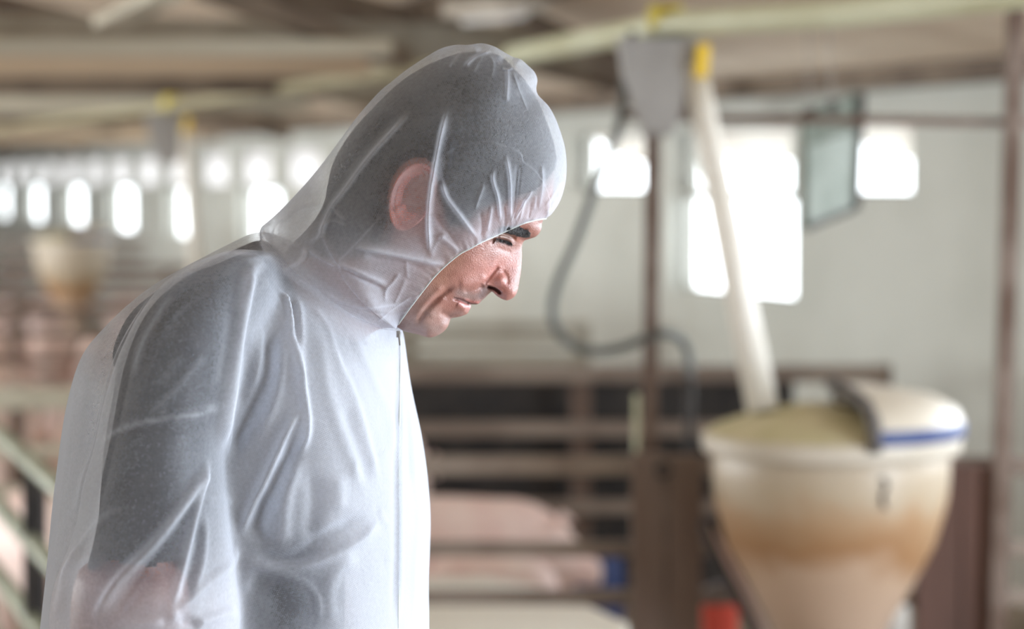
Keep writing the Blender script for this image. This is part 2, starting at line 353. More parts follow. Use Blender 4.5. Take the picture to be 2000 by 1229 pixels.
# ------------------------------------------------------------------ steel frame round the hopper
def post(name, px, y0, y1, Y, w, mat, label, y1x=None):
    a = at(px, y0, Y); b = at(px if y1x is None else y1x, y1, Y); b = Vector((b.x, a.y, max(b.z, 0)))
    mb = MB().bar(b, a, w, w, up=(0, 1, 0)); o = mb.build(name, mat, bevel=.003); return tag(o, label, 'post', 'steel posts')
post('steel_post', 1277, 95, 1560, 6.42, .040, M['rust'], 'rusty square steel post left of the big hopper, beside the grey hose', 1262)
post('steel_post', 1988, -60, 1560, 6.42, .046, M['rust'], 'rusty steel post at the right of the picture, right of the hopper', 1938)
o = MB().tube([at(1205, 226, 6.47), at(1500, 232, 6.47), at(2330, 246, 6.47)], .0135, 10).build('cross_pipe', M['rust'], None, True); tag(o, 'thin rusty horizontal pipe crossing both steel posts under the roof', 'pipe')
hp = [(1236, 60), (1222, 150), (1205, 260), (1165, 360), (1125, 470), (1090, 550), (1078, 610), (1095, 655), (1140, 684), (1200, 683), (1260, 662), (1305, 652), (1340, 678), (1347, 740), (1346, 830), (1347, 1000), (1350, 1500)]
o = MB().tube(smooth_path([at(x, y, 6.33 if x < 1300 else 6.33 + .13 * min(1, (x - 1300) / 40)) for x, y in hp], 8), .0125, 10)  .build('water_hose', M['hose'], None, True); MB().tube([at(1347, 735, 6.46), at(1346, 830, 6.46), at(1348, 1000, 6.46)], .0132, 10).build('lower_pipe', M['rubber'], o, True)['label'] = 'dark lower end of the hose'; tag(o, 'grey water hose hanging in a loop beside the steel post', 'hose')
# document holder hanging on strings
hr = thing('document_holder', at(1625, 310, 7.0), 'grey-green document holder hanging askew from strings beside the bright windows', 'holder')
hq = [at(1572, 216, 6.9), at(1678, 182, 7.12), at(1668, 408, 7.12), at(1572, 446, 6.9)]
def slab(q, th, inset=0.0, off=0.0, top=0.0):
    q = [Vector(p) for p in q]; c = sum(q, Vector()) / 4; nn = (q[1] - q[0]).cross(q[3] - q[0]).normalized()
    if nn.y > 0: nn = -nn
    q = [p + (c - p) * inset for p in q]
    if top: q[0] = q[0].lerp(q[3], top); q[1] = q[1].lerp(q[2], top)
    a = [p + nn * off for p in q]; b = [p + nn * (off - th) for p in q]
    return MB().add(a + b, [(0, 1, 2, 3), (7, 6, 5, 4), (0, 4, 5, 1), (1, 5, 6, 2), (2, 6, 7, 3), (3, 7, 4, 0)])
slab(hq, .018).build('backing', M['holder'], hr, bevel=.002)
MB().bar(hq[1] + Vector((.008, -.012, 0)), hq[2] + Vector((.008, -.012, 0)), .014, .03, up=(0, 1, 0)).build('edge_strip', M['darkpost'], hr)
MB().bar(hq[3] + Vector((.004, -.012, 0)), hq[2] + Vector((0, -.012, 0)), .016, .012, up=(0, 1, 0)).build('edge_strip', M['darkpost'], hr)
sh = slab(hq, .003, .04, .006, .30).build('paper_sheet', M['paper'], hr)
for r_ in range(9):
    t = .38 + r_ * .055; a = hq[0].lerp(hq[3], t); b = hq[1].lerp(hq[2], t); nn = Vector((-.7, -.7, 0)) * .009
    MB().bar(a.lerp(b, .18) + nn, a.lerp(b, .55 + .25 * rng.random()) + nn, .002, .004, up=(0, 1, 0)).build('text_line', M['holder'], sh)
for p, u in ((hq[0].lerp(hq[1], .08), (1577, 20)), (hq[0].lerp(hq[1], .5), (1612, 10))):
    MB().tube([p, at(u[0], u[1], 7.0)], .0022, 6).build('string', M['grey'], hr)
    MB().box(p + Vector((0, -.012, -.012)), (.03, .02, .03)).build('clip', M['darkpost'], hr)

# ------------------------------------------------------------------ pens
def rail(a, b, h, th, mat, name='rail', parent=None):
    return MB().bar(a, b, th, h).build(name, mat, parent, bevel=.004)
def partition(x0, x1, Y, rails, posts, label, mat, group=None, Y1=None, pw=.06, pmat=None, name='pen_partition'):
    """rails: (y_pixel, height m) at the left end; posts: pixel x"""
    Y1 = Y1 or Y; A = at(x0, 900, Y); B = at(x1, 900, Y1)
    root = thing(name, Vector((A.x, A.y, 0)), label, 'pen fence', group)
    tops = []
    for yp, h in rails:
        z = at(x0, yp, Y).z; tops.append(z + h / 2); rail(Vector((A.x, A.y, z)), Vector((B.x, B.y, z)), h, .03, mat, 'rail', root)
    for px in posts:
        t = (px - x0) / (x1 - x0); p = A.lerp(B, t)
        MB().box((p.x, p.y + .035, max(tops) / 2), (pw, .04, max(tops))).build('post', pmat or mat, root, bevel=.004)
    return root
partition(690, 2350, 6.50, [(910, .052), (1072, .040), (1166, .040), (1270, .04)], [720, 2200], 'nearest pen fence of weathered rails running behind the hopper', M['paintrail'], 'cross fences of the pens')
partition(640, 1730, 8.75, [(730, .060), (838, .055), (905, .05), (990, .05)], [1135, 1722], 'middle pen fence with a wide top board, behind the hopper pen', M['paintrail'], 'cross fences of the pens', pw=.075, pmat=M['rust'])
partition(560, 1142, 11.6, [(640, .05), (668, .045), (700, .05), (740, .05)], [1138, 800], 'far pen fence of pale boards behind the man', M['greybeam'], 'cross fences of the pens', pw=.07)
def plank_panel(x0, x1, y0, Y, mat, label, nb=2):
    a = at(x0, y0, Y); b = at(x1, y0, Y); root = thing('plank_panel', Vector(((a.x + b.x) / 2, Y, 0)), label, 'panel', 'brown plank panels')
    w = (b.x - a.x) / nb
    for k in range(nb):
        MB().box((a.x + w * (k + .5), Y, a.z / 2), (w - .004, .035, a.z - .012 * (k % 2))).build('plank', mat, root, bevel=.004)
    return root
pp = plank_panel(1232, 1372, 884, 6.36, M['plank'], 'weathered brown plank panel left of the big hopper')
q = at(1295, 918, 6.33)
MB().lathe([(.021, 0), (.021, .02), (.012, .022), (.012, 0)], q, 20, rot=Matrix.Rotation(R(90), 3, 'X')).build('ring', M['rubber'], pp, True)
plank_panel(1790, 1962, 905, 6.46, M['maroon'], 'dark red-brown plank panel right of the big hopper', 2)
o = MB().tube([at(1243, 770, 6.40), at(1243, 890, 6.40), at(1243, 1500, 6.40)], .0075, 8).build('thin_pipe', M['pipe'], None, True); tag(o, 'thin pale green pipe beside the rusty post left of the hopper', 'pipe')
o = MB().tube(smooth_path([at(1372, 1020, 6.2), at(1400, 1090, 6.2), at(1440, 1165, 6.18), at(1475, 1240, 6.15), at(1500, 1330, 6.12)], 6), .013, 8).build('support_rod', M['rubber'], None, True); tag(o, 'dark slanted rod under the left side of the big hopper', 'rod')
o = MB().tube([at(1378, 1030, 6.26), at(1440, 1140, 6.26), at(1500, 1260, 6.26)], .016, 8).build('support_rod', M['pig'], None, True); tag(o, 'pinkish slanted bar beside the dark rod under the hopper', 'rod')
# dark board put in for the shade behind the middle pen rails
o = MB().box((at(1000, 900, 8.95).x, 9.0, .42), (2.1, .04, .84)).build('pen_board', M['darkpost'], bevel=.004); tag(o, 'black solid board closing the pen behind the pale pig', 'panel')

# buckets, drum and troughs on the pen floor
def bucket(c, r, h, mat, label, name='bucket', cat='bucket'):
    root = thing(name, c, label, cat)
    MB().lathe([(.001, 0), (r * .8, 0), (r * .86, .01), (r, h), (r * 1.06, h), (r * 1.06, h - .02), (r * .95, h - .02), (r * .8, .012), (.001, .012)], c, 32).build('body', mat, root, True)
    MB().tube(smooth_path([c + Vector((-r, 0, h - .01)), c + Vector((-r * .8, -.02, h + r * .5)), c + Vector((0, -.03, h + r * .8)), c + Vector((r * .8, -.02, h + r * .5)), c + Vector((r, 0, h - .01))], 6), .004, 6).build('handle', M['grey'], root, True)
    return root
def ground(px, Y): p = at(px, 900, Y); return Vector((p.x, Y, 0))
c = ground(1742, 7.3)
root = thing('water_ball', c, 'white rounded plastic tank behind the foot of the hopper', 'tank')
zt = at(1742, 1142, 7.3).z
MB().lathe([(.001, zt), (.02, zt - .003), (.040, zt - .02), (.052, zt - .055), (.058, zt - .11), (.058, zt - .3), (.045, .05), (.03, 0), (.001, 0)], c, 32).build('tank_body', M['white'], root, True)
MB().lathe([(.02, zt - .004), (.02, zt + .012), (.001, zt + .012)], c, 20).build('cap', M['white'], root, True)
c = ground(1408, 6.9); zt = at(1408, 1165, 6.9).z
bucket(c, .055, zt, M['red'], 'tall red plastic bucket left of the hopper cone')
c = ground(1170, 7.9); zt = at(1170, 1088, 7.9).z
root = thing('blue_drum', c, 'dark blue plastic drum low in the pen beside the plank panel', 'drum')
MB().lathe([(.001, 0), (.075, 0), (.08, .02), (.082, zt / 2 - .01), (.085, zt / 2), (.082, zt / 2 + .01), (.08, zt - .02), (.072, zt), (.001, zt)], c, 32).build('drum_body', M['blue'], root, True)
MB().lathe([(.083, zt * .78), (.087, zt * .79), (.087, zt * .81), (.083, zt * .82)], c, 32).build('hoop', M['blue'], root, True)
def trough_lid(corners, z, mat, label):
    V = [Vector((p.x, p.y, z)) for p in corners]; root = thing('trough', Vector((sum(v.x for v in V) / len(V), sum(v.y for v in V) / len(V), 0)), label, 'trough', 'pale concrete troughs')
    n = len(V); T = [v + Vector((0, 0, -.035)) for v in V]
    MB().add(V + T, [tuple(range(n)), tuple(range(2 * n - 1, n - 1, -1))] + [(i, i + n, (i + 1) % n + n, (i + 1) % n) for i in range(n)])  .build('slab', M['slab'], root, bevel=.005)
    c = root.location; W = [c + (Vector((v.x, v.y, 0)) - c) * .92 for v in V]
    MB().add(W + [w + Vector((0, 0, z - .036)) for w in W], [tuple(range(n - 1, -1, -1)), tuple(range(n, 2 * n))] + [(i, (i + 1) % n, (i + 1) % n + n, i + n) for i in range(n)]).build('base', M['paintrail'], root)
    return root
def onplane(px, py, z):
    lo, hi = 2.5, 60
    for _ in range(60):
        m = (lo + hi) / 2
        if at(px, py, m).z > z: lo = m
        else: hi = m
    return at(px, py, lo)
zz = .50
trough_lid([onplane(760, 1182, .50), onplane(1150, 1182, .50), onplane(1226, 1216, .50), onplane(1215, 1262, .50), onplane(740, 1262, .50)], .50, M['board'], 'pale trough slab cut off by the bottom edge, right of the man')
trough_lid([onplane(780, 1128, .42), onplane(960, 1128, .42), onplane(1085, 1152, .42), onplane(1060, 1159, .42), onplane(770, 1159, .42)], .42, M['board'], 'pale trough slab with a pointed end, between the pale pig and the near slab')

# ------------------------------------------------------------------ pigs
def pig_mesh():
    mb = MB()
    X = [-.50, -.485, -.44, -.34, -.20, -.02, .16, .28, .37, .45, .53, .60, .655, .70, .712]
    Zc = [.40, .40, .40, .40, .395, .385, .39, .41, .42, .41, .385, .355, .335, .325, .325]
    Rz = [.02, .08, .135, .175, .19, .20, .19, .17, .145, .125, .105, .075, .055, .048, .02]
    Ry = [.02, .07, .12, .155, .165, .17, .16, .145, .125, .11, .09, .065, .05, .045, .02]
    n = 20; V = []; Fc = []
    for x, z, a, b in zip(X, Zc, Rz, Ry):
        for k in range(n):
            t = 2 * math.pi * k / n; V.append((x, b * math.cos(t), z + a * math.sin(t)))
    for i in range(len(X) - 1):
        for k in range(n): Fc.append((i * n + k, i * n + (k + 1) % n, (i + 1) * n + (k + 1) % n, (i + 1) * n + k))
    Fc += [tuple(range(n - 1, -1, -1)), tuple((len(X) - 1) * n + k for k in range(n))]
    mb.add(V, Fc)
    for sy in (-1, 1):
        mb.tube([(.27, sy * .09, .36), (.285, sy * .095, .22), (.27, sy * .095, .14), (.275, sy * .095, .05), (.295, sy * .095, 0)], [.075, .055, .036, .03, .032], 12)
        mb.tube([(-.33, sy * .09, .38), (-.29, sy * .10, .26), (-.37, sy * .10, .15), (-.36, sy * .10, .05), (-.34, sy * .10, 0)], [.11, .075, .04, .032, .034], 12)
    o = mb.build('pig_tmp', None); md = o.modifiers.new('r', 'REMESH'); md.mode = 'VOXEL'; md.voxel_size = .016
    s = o.modifiers.new('s', 'SMOOTH'); s.iterations = 4; s.factor = .5
    bpy.context.view_layer.update(); me = bpy.data.meshes.new_from_object(o.evaluated_get(bpy.context.evaluated_depsgraph_get()))
    bpy.data.objects.remove(o); me.name = 'pig_body'; me.materials.clear(); me.materials.append(M['pig'])
    me.polygons.foreach_set('use_smooth', [True] * len(me.polygons)); return me
pig_me = pig_mesh(); parts = []
for sy in (-1, 1):
    b = Vector((.45, sy * .075, .50)); V = [b + Vector((0, -.03 * sy, 0)), b + Vector((.02, .045 * sy, -.01)), b + Vector((.12, .05 * sy, -.01)), b + Vector((.06, .0, .03)), b + Vector((.01, -.03 * sy, -.012)), b + Vector((.02, .045 * sy, -.022)), b + Vector((.06, 0, .018))]
    parts.append(('ear', MB().add(V, [(0, 1, 2, 3), (4, 6, 2, 5), (0, 4, 5, 1), (1, 5, 2), (3, 2, 6), (0, 3, 6, 4)])))
parts.append(('snout', MB().lathe([(.001, .018), (.036, .016), (.042, .004), (.04, -.02)], (.70, 0, .325), 20, rot=Matrix.Rotation(R(90), 3, 'Y'))))
parts.append(('tail', MB().tube(smooth_path([(-.49, 0, .46), (-.53, .01, .48), (-.56, .03, .46), (-.545, .045, .43), (-.53, .02, .435)], 6), [.012] * 24 + [.006], 8)))
pig_parts = []
for nm, mb_ in parts:
    o = mb_.build(nm, M['pig'], None, nm != 'ear'); pig_parts.append((nm, o.data)); bpy.data.objects.remove(o)
def pig(px, ytop, Y, yaw, label, sc=1.0, sink=0.0):
    p = ground(px, Y); o = bpy.data.objects.new('pig', pig_me); COL.objects.link(o)
    o.location = (p.x, p.y, 0); o.rotation_euler = (0, 0, R(yaw)); zt = at(px, ytop, Y).z
    o.scale = (sc, sc * 1.05, max(.3, zt / .585))
    tag(o, label, 'pig', 'pigs in the pens')
    for nm, me in pig_parts:
        c = bpy.data.objects.new(nm, me); COL.objects.link(c); c.parent = o
    return o
pig(905, 968, 7.7, -8, 'large pale pig standing behind the nearest fence, snout to the right', .62)
pig(960, 1085, 7.05, 165, 'pale pig low behind the nearest fence, just above the pointed slab', .42)
pig(1010, 1088, 8.2, 174, 'shaded pink pig left of the blue drum', .5)
pig(672, 822, 8.47, 180, 'pig mostly hidden by the man, only its rump showing beside his chest', .6)
for x, y, Y, a, l, sc in ((30, 812, 9.85, 90, 'pink pig under the wide white rail, at the left edge', .65), (165, 815, 9.95, 88, 'pink pig close to the man at the back of his sleeve', .65),
                          (100, 965, 7.6, 120, 'pale pig right behind the pale green railing', .8), (104, 640, 14.3, 90, 'pink pig beyond the white rail, under the far hopper', .7),
                          (8, 655, 14.2, 90, 'pink pig at the left edge, second pen back', .7), (200, 650, 14.3, 90, 'pink pig second pen back, nearest to the man', .7),
                          (2, 570, 22.2, 90, 'small distant pig at the left edge, third pen back', .8), (96, 572, 22.2, 90, 'small distant pig third pen back, under the hopper', .8),
                          (262, 568, 22.2, 90, 'small bright distant pig just over the man\'s shoulder', 1), (5, 715, 12.4, 90, 'white-lit pig cut by the left edge above the wide rail', .7)):
    pig(x, y, Y, a, l, sc)
# ------------------------------------------------------------------ left pens
for Y, rails, l, mat in ((9.0, [(778, .085), (880, .04), (960, .04)], 'left pen fence with a wide whitish top board', 'board'),
                         (13.2, [(612, .05), (655, .045), (700, .05), (735, .04)], 'second left pen fence back, dark rails under the far hopper', 'rust'),
                         (21.0, [(525, .06), (550, .06), (578, .06), (600, .06)], 'third left pen fence back, rusty rails', 'rust'),
                         (24.0, [(470, .06), (500, .06), (525, .06), (550, .06)], 'farthest left pen fence, thin brown rails', 'paintrail')):
    partition(-420, 640, Y, rails, [-300, 30, 330, 600], l, M[mat], 'cross fences of the pens', pmat=M['rust'], pw=.05)
def railing():
    a = [Vector((at(0, 832, 6.2).x - .9 * .45, 6.2 + .9, 0)), None]
    P0 = at(-60, 770, 6.9); P1 = at(330, 1200, 4.15); z = at(60, 902, 5.75).z
    root = thing('pen_railing', Vector((P0.x, P0.y, 0)), 'pale green pipe railing running down beside the man at the lower left', 'railing')
    for dz in (0, -.19, -.38, -.56):
        MB().tube([Vector((P0.x, P0.y, z + dz + .02)), Vector((P1.x, P1.y, z + dz - .03))], .024, 12).build('rail', M['greenrail'], root, True)
    for t in (.43, .97):
        p = P0.lerp(P1, t); MB().box((p.x, p.y + .03, (z + .0) / 2), (.05, .05, z)).build('post', M['darkpost'], root, bevel=.004)
    return root
railing()
for x, Y, yt in ((620, 9.1, 150), (292, 15.2, 265)):
    pass
# ceiling lamp
lp = thing('ceiling_lamp', at(965, 14, 9.2), 'dusty white fluorescent lamp box under the roof above the hood', 'lamp')
a, b = at(880, 22, 9.4), at(1052, 8, 9.1)
MB().bar(a, b, .10, .05).build('housing', M['cream'], lp, bevel=.005); MB().tube([a + Vector((.05, 0, -.04)), b + Vector((-.05, 0, -.04))], .014, 10).build('tube', M['white'], lp, True)

# ------------------------------------------------------------------ the man: tools
Y0 = 2.22                                   # ground distance of his middle plane
PXM = float(proj(np.array([at(1001, 614.5, Y0)]))[0, 0] - 1000) / at(1001, 614.5, Y0).x   # photo px per metre there
def sag(P2, w):
    """sagittal pixel points (n,2) + sideways offsets (m, + towards the near side) -> (n,3)"""
    P2 = np.asarray(P2, float); a = (P2[:, 0] - 1000) / F; b = -(P2[:, 1] - 614.5) / F
    k = Y0 / (CP + b * SP)
    return np.stack([a * k, Y0 - np.asarray(w), CAMZ + (-SP + b * CP) * k], 1)
def tps(ctrl, reg=1e-3):
    c = np.array(ctrl, float); X = c[:, :2] / 100; v = c[:, 2]; n = len(X)
    def K(A, B):
        r = ((A[:, None] - B[None]) ** 2).sum(2); return .5 * r * np.log(r + 1e-9)
    A = np.zeros((n + 3, n + 3)); A[:n, :n] = K(X, X) + reg * np.eye(n); A[:n, n] = 1; A[:n, n + 1:] = X; A[n:, :n] = A[:n, n:].T
    s = np.linalg.solve(A, np.concatenate([v, np.zeros(3)]))
    def f(P):
        P = np.asarray(P, float) / 100; out = np.empty(len(P))
        for i in range(0, len(P), 20000):
            q = P[i:i + 20000]; out[i:i + 20000] = K(q, X) @ s[:n] + s[n] + q @ s[n + 1:]
        return out
    return f
def dist_poly(P, poly):
    """distance, signed side and position (0..1) of points to a polyline"""
    P = np.asarray(P, float); poly = np.asarray(poly, float); best = np.full(len(P), 1e9); side = np.zeros(len(P)); tt = np.zeros(len(P))
    L_ = np.r_[0, np.cumsum(np.hypot(*(poly[1:] - poly[:-1]).T))]
    for i in range(len(poly) - 1):
        a, b = poly[i], poly[i + 1]; d = b - a; l2 = d @ d + 1e-12
        t = np.clip(((P - a) @ d) / l2, 0, 1); q = P - (a + t[:, None] * d); r = np.hypot(q[:, 0], q[:, 1])
        m = r < best; best[m] = r[m]; side[m] = np.sign(d[0] * q[m, 1] - d[1] * q[m, 0]); tt[m] = (L_[i] + t[m] * math.sqrt(l2)) / L_[-1]
    return best, side, tt
def curve2(pts, step):
    q = np.array(smooth_path([(p[0], p[1], 0) for p in pts], 12))[:, :2]
    L_ = np.r_[0, np.cumsum(np.hypot(*(q[1:] - q[:-1]).T))]; n = max(2, int(L_[-1] / step) + 1); u = np.linspace(0, L_[-1], n)
    return np.stack([np.interp(u, L_, q[:, 0]), np.interp(u, L_, q[:, 1])], 1)
def strokes(P, lst):
    """sum of hand-drawn folds: (points, width px, height mm, kind) kind g soft, s sharp, l/r one-sided"""
    out = np.zeros(len(P))
    for pts, w, amp, kind in lst:
        poly = curve2(pts, 6.0) if len(pts) > 1 else np.array([pts[0], (pts[0][0] + .01, pts[0][1])])
        lo = poly.min(0) - 5 * w; hi = poly.max(0) + 5 * w
        m = np.where(((P > lo) & (P < hi)).all(1))[0]
        if not len(m): continue
        d, s, t = dist_poly(P[m], poly)
        if kind == 'g': f = np.exp(-(d / w) ** 2)
        elif kind == 's': f = np.exp(-d / w)
        else:
            up = s > 0 if kind == 'r' else s < 0
            f = np.where(up, np.exp(-(d / w) ** 1.3), np.exp(-(d / max(w * .42, 4.5)) ** 2))
        if len(pts) > 1: 
            e = np.clip(np.minimum(t, 1 - t) / .18, 0, 1); f = f * (e * e * (3 - 2 * e))
        out[m] += amp * .001 * f
    return out
def vnoise(P, seed, n=40, fmin=1.0, fmax=1.0):
    """cheap smooth noise from random plane waves; P (n,3)"""
    r = np.random.RandomState(seed); out = np.zeros(len(P))
    for _ in range(n):
        k = r.normal(size=3); k *= r.uniform(fmin, fmax) / np.linalg.norm(k); out += np.sin(P @ k + r.uniform(0, 6.283))
    return out / math.sqrt(n)
def put(o, parent):
    if parent:
        o.parent = parent; o.matrix_parent_inverse = Matrix.Translation(-man.location) if parent is man else Matrix()
def np_mesh(name, V, Fc, mat, parent=None, smooth=True):
    me = bpy.data.meshes.new(name); me.from_pydata(np.asarray(V).tolist(), [], Fc if isinstance(Fc, list) else Fc.tolist()); me.update()
    if mat: me.materials.append(mat)
    if smooth: me.polygons.foreach_set('use_smooth', [True] * len(me.polygons))
    o = bpy.data.objects.new(name, me); COL.objects.link(o)
    put(o, parent)
    return o
def mesh_smooth(me, val, it):
    if not it: return val
    e = np.empty(len(me.edges) * 2, np.int32); me.edges.foreach_get('vertices', e); e = e.reshape(-1, 2); n = len(val); cnt = np.bincount(e.ravel(), minlength=n)
    for _ in range(it):
        val = .4 * val + .6 * (np.bincount(e[:, 0], val[e[:, 1]], n) + np.bincount(e[:, 1], val[e[:, 0]], n)) / np.maximum(cnt, 1)
    return val
def sstep(x, a, b):
    t = np.clip((x - a) / (b - a), 0, 1); return t * t * (3 - 2 * t)

# ------------------------------------------------------------------ head
FACE = [(1062.8, 426.3), (1058.3, 437), (1057.6, 445), (1054.3, 454), (1047, 462), (1035.5, 466.5), (1025, 470), (1021, 475), (1019, 484), (1019.2, 500), (1018.3, 516),
        (1017, 531.7), (1012.3, 560.3), (1009, 573), (1002.8, 581.4), (992.2, 586.7), (984.8, 585.9), (975.3, 581.4), (966.8, 575), (961.5, 570), (957.3, 572), (947.8, 581.4),
        (940.5, 588), (936.5, 592), (932, 594.6), (926, 594.9), (920.3, 594.9), (919.4, 600.5), (917, 605.8), (912.9, 612.5), (904, 616.8), (894.9, 619.3), (882, 621.8), (878.8, 626.4), (875.2, 637), (867.4, 646.9),
        (855.7, 654.7), (843, 659), (832.2, 658.3), (818.6, 653.7), (799, 649.3), (787.3, 646), (776, 639)]
SKULL = [(776, 639), (758, 640), (735, 646), (712, 660), (690, 672), (640, 682), (575, 655), (535, 610), (525, 565), (540, 525), (575, 480), (620, 435), (645, 398), (655, 365), (668, 325),
         (698, 276), (735, 232), (790, 177), (850, 140), (910, 121), (965, 125), (1008, 150), (1038, 190), (1060, 240), (1076, 290), (1082, 340), (1078, 385), (1069.5, 412), (1062.8, 426.3)]
HB = [(894, 300, 77), (830, 220, 75), (760, 260, 74), (950, 200, 73), (1000, 300, 70), (800, 330, 77), (740, 330, 72), (700, 380, 62), (1040, 350, 60), (1050, 400, 52), (990, 390, 65), (930, 380, 73),
      (1046, 432, 44), (1022, 442, 47), (995, 440, 57), (1030, 456, 36), (1005, 455, 40), (986, 466, 33.5), (966, 468, 46), (950, 468, 56), (1004, 474, 24), (1012, 486, 13), (930, 470, 63),
      (1010, 520, 10), (1000, 540, 13), (1000, 570, 14), (985, 572, 15), (970, 560, 16.5), (978, 545, 17.5), (967, 535, 19), (978, 515, 20), (992, 500, 18), (960, 520, 30), (970, 495, 34),
      (940, 520, 43), (920, 540, 48), (930, 500, 53), (900, 490, 63), (946, 550, 29), (928, 560, 37), (908, 568, 41), (880, 555, 52), (860, 520, 61), (830, 480, 67), (800, 440, 71),
      (944, 572, 21), (928, 583, 21), (908, 590, 26), (890, 588, 33), (925, 600, 17), (910, 608, 21), (890, 610, 27), (868, 600, 39),
      (872, 640, 18), (860, 632, 25), (845, 646, 27), (830, 635, 37), (812, 640, 40), (800, 615, 49), (840, 600, 47), (810, 570, 57), (770, 560, 60), (750, 500, 64), (790, 500, 68),
      (700, 520, 60), (640, 560, 54), (600, 620, 48), (700, 620, 46), (740, 615, 48), (600, 500, 54), (660, 440, 60)]
hb = tps(HB)
FSTROKE = [([(977, 519), (970, 523), (965, 529), (960, 536), (952.5, 546), (944, 554)], 3.2, -3.2, 'g'), ([(977, 546)], 11, 3.0, 'g'), ([(980, 526), (987.5, 535), (991.5, 546), (990, 556)], 4, -1.5, 'g'),
           ([(1004, 572)], 9, 1.5, 'g'),
           ([(950, 557.5), (957, 560.5), (965.5, 563.5), (973, 568), (978.5, 575)], 3.4, -9, 'g'), ([(948, 553), (958, 556.5), (968, 559.5), (977, 564.5), (983, 573)], 2.5, 1.8, 'g'), ([(946, 556), (938, 563)], 5, -2.0, 'g'),
           ([(946, 553), (934, 560), (922, 564), (906, 568)], 4.5, -3.0, 'g'), ([(954, 536), (940, 547), (920, 553), (896, 553)], 11, 1.9, 'g'),
           ([(893, 554), (878, 562), (866, 570), (854, 582), (840, 595), (828, 612), (814, 632)], 5.5, -4.0, 'g'), ([(872, 552), (850, 572), (828, 598), (808, 622)], 8, 2.0, 'g'), ([(874, 575), (858, 596), (840, 618)], 8, 1.8, 'g'),
           ([(884, 580.8), (892, 581.8), (900, 584), (909, 588.6), (917, 592.6), (924, 594.4), (934, 594.4)], 2.4, -7, 'g'), ([(893, 590), (905, 597), (914, 602)], 6, 1.8, 'g'), ([(930, 589), (918, 586), (904, 581)], 3.2, 1.2, 'g'),
           ([(944, 578), (936, 584)], 4, -.8, 'g'), ([(882, 621), (872, 613), (860, 606)], 6, -2.4, 'g'), ([(868, 636)], 9, 1.5, 'g'),
           ([(973, 461), (981, 460.5), (990, 463), (998, 467.5)], 3.6, 1.6, 'g'), ([(960, 456), (974, 454), (988, 457), (1000, 462), (1010, 466)], 4.2, -4.6, 'g'),
           ([(970, 464.5), (980, 467.3), (990, 470.6), (999, 474.5)], 2.2, -3.0, 'g'), ([(970, 471), (980, 475), (992, 478)], 4.5, .5, 'g'), ([(961, 466), (967, 470)], 6, -3.2, 'g'), ([(1005, 469)], 5, -1.6, 'g'),
           ([(968, 480), (985, 488), (1000, 492)], 4, -.8, 'g'), ([(1040, 458), (1022, 456), (1002, 450), (985, 447)], 6, 2.6, 'g'), ([(918, 500)], 22, 1.6, 'g'), ([(951, 466), (940, 474)], 2.2, -.7, 'g'), ([(953, 471), (943, 483)], 2.2, -.6, 'g')]
face_c = curve2(FACE, 1.6); skull_c = curve2(SKULL, 6.0)
CONT = np.vstack([face_c[:-1], skull_c[:-1]]); CONTC = np.vstack([CONT, CONT[:1]]); HC0 = np.array([850.0, 420.0])
def soft_dist(P, polyc, pts):
    d, _, _ = dist_poly(P, polyc); out = d.copy(); seg = np.r_[np.hypot(*(pts[1:] - pts[:-1]).T), np.hypot(*(pts[0] - pts[-1]))]; seg = .5 * (seg + np.roll(seg, 1)); seg = np.minimum(seg, 12)
    for i in range(0, len(P), 8000):
        q = P[i:i + 8000]; dm = np.maximum(d[i:i + 8000], .5); s_ = .14 * dm
        D = np.sqrt(((q[:, None] - pts[None]) ** 2).sum(2)); S = (np.exp(-(D - dm[:, None]) / s_[:, None]) * seg[None]).sum(1)
        out[i:i + 8000] = dm - s_ * np.log(np.maximum(S, 1e-6) / (dm * math.sqrt(2 * math.pi * .14))) * sstep(dm, 3, 16)
    return np.where(d < .5, d, np.maximum(out, 0))
def head_w(P, feat=True):
    B = np.maximum(hb(P), 4.0) * .001; d = soft_dist(P, CONTC, CONT) / PXM
    w = np.where(d < B, np.sqrt(np.maximum(2 * B * d - d * d, 0)), B)
    if feat: w = w + strokes(P, FSTROKE) * np.clip(d / .0035, 0, 1)
    return w
K_ = 150; rk = 1 - (1 - np.linspace(0, 1, K_ + 1)[1:]) ** 1.7
hp2 = [HC0[None]] + [HC0 + (CONT - HC0) * r for r in rk]; HP = np.vstack(hp2); nC = len(CONT)
HW = head_w(HP); HW[-nC:] = 0
def grid_faces(n, rings, off=0, flip=False):
    i = np.arange(rings - 1)[:, None] * n + np.arange(n)[None]; j = np.arange(rings - 1)[:, None] * n + (np.arange(n)[None] + 1) % n
    q = np.stack([i, i + n, j + n, j], 2).reshape(-1, 4) + off
    return q[:, ::-1] if flip else q
near = sag(HP, HW); far_ = sag(HP, -HW); nH = len(HP)
fan = [(0, 1 + k, 1 + (k + 1) % nC) for k in range(nC)]
fq = grid_faces(nC, K_, 1)
mapfar = np.arange(nH) + nH; mapfar[-nC:] = np.arange(nH - nC, nH)      # weld along the profile
body_V = [near, far_]; body_F = [tuple(int(x) for x in f) for f in fan] + [tuple(f) for f in fq.tolist()] + [tuple(int(mapfar[x]) for x in f[::-1]) for f in fan] + [tuple(f) for f in mapfar[fq[:, ::-1]].tolist()]
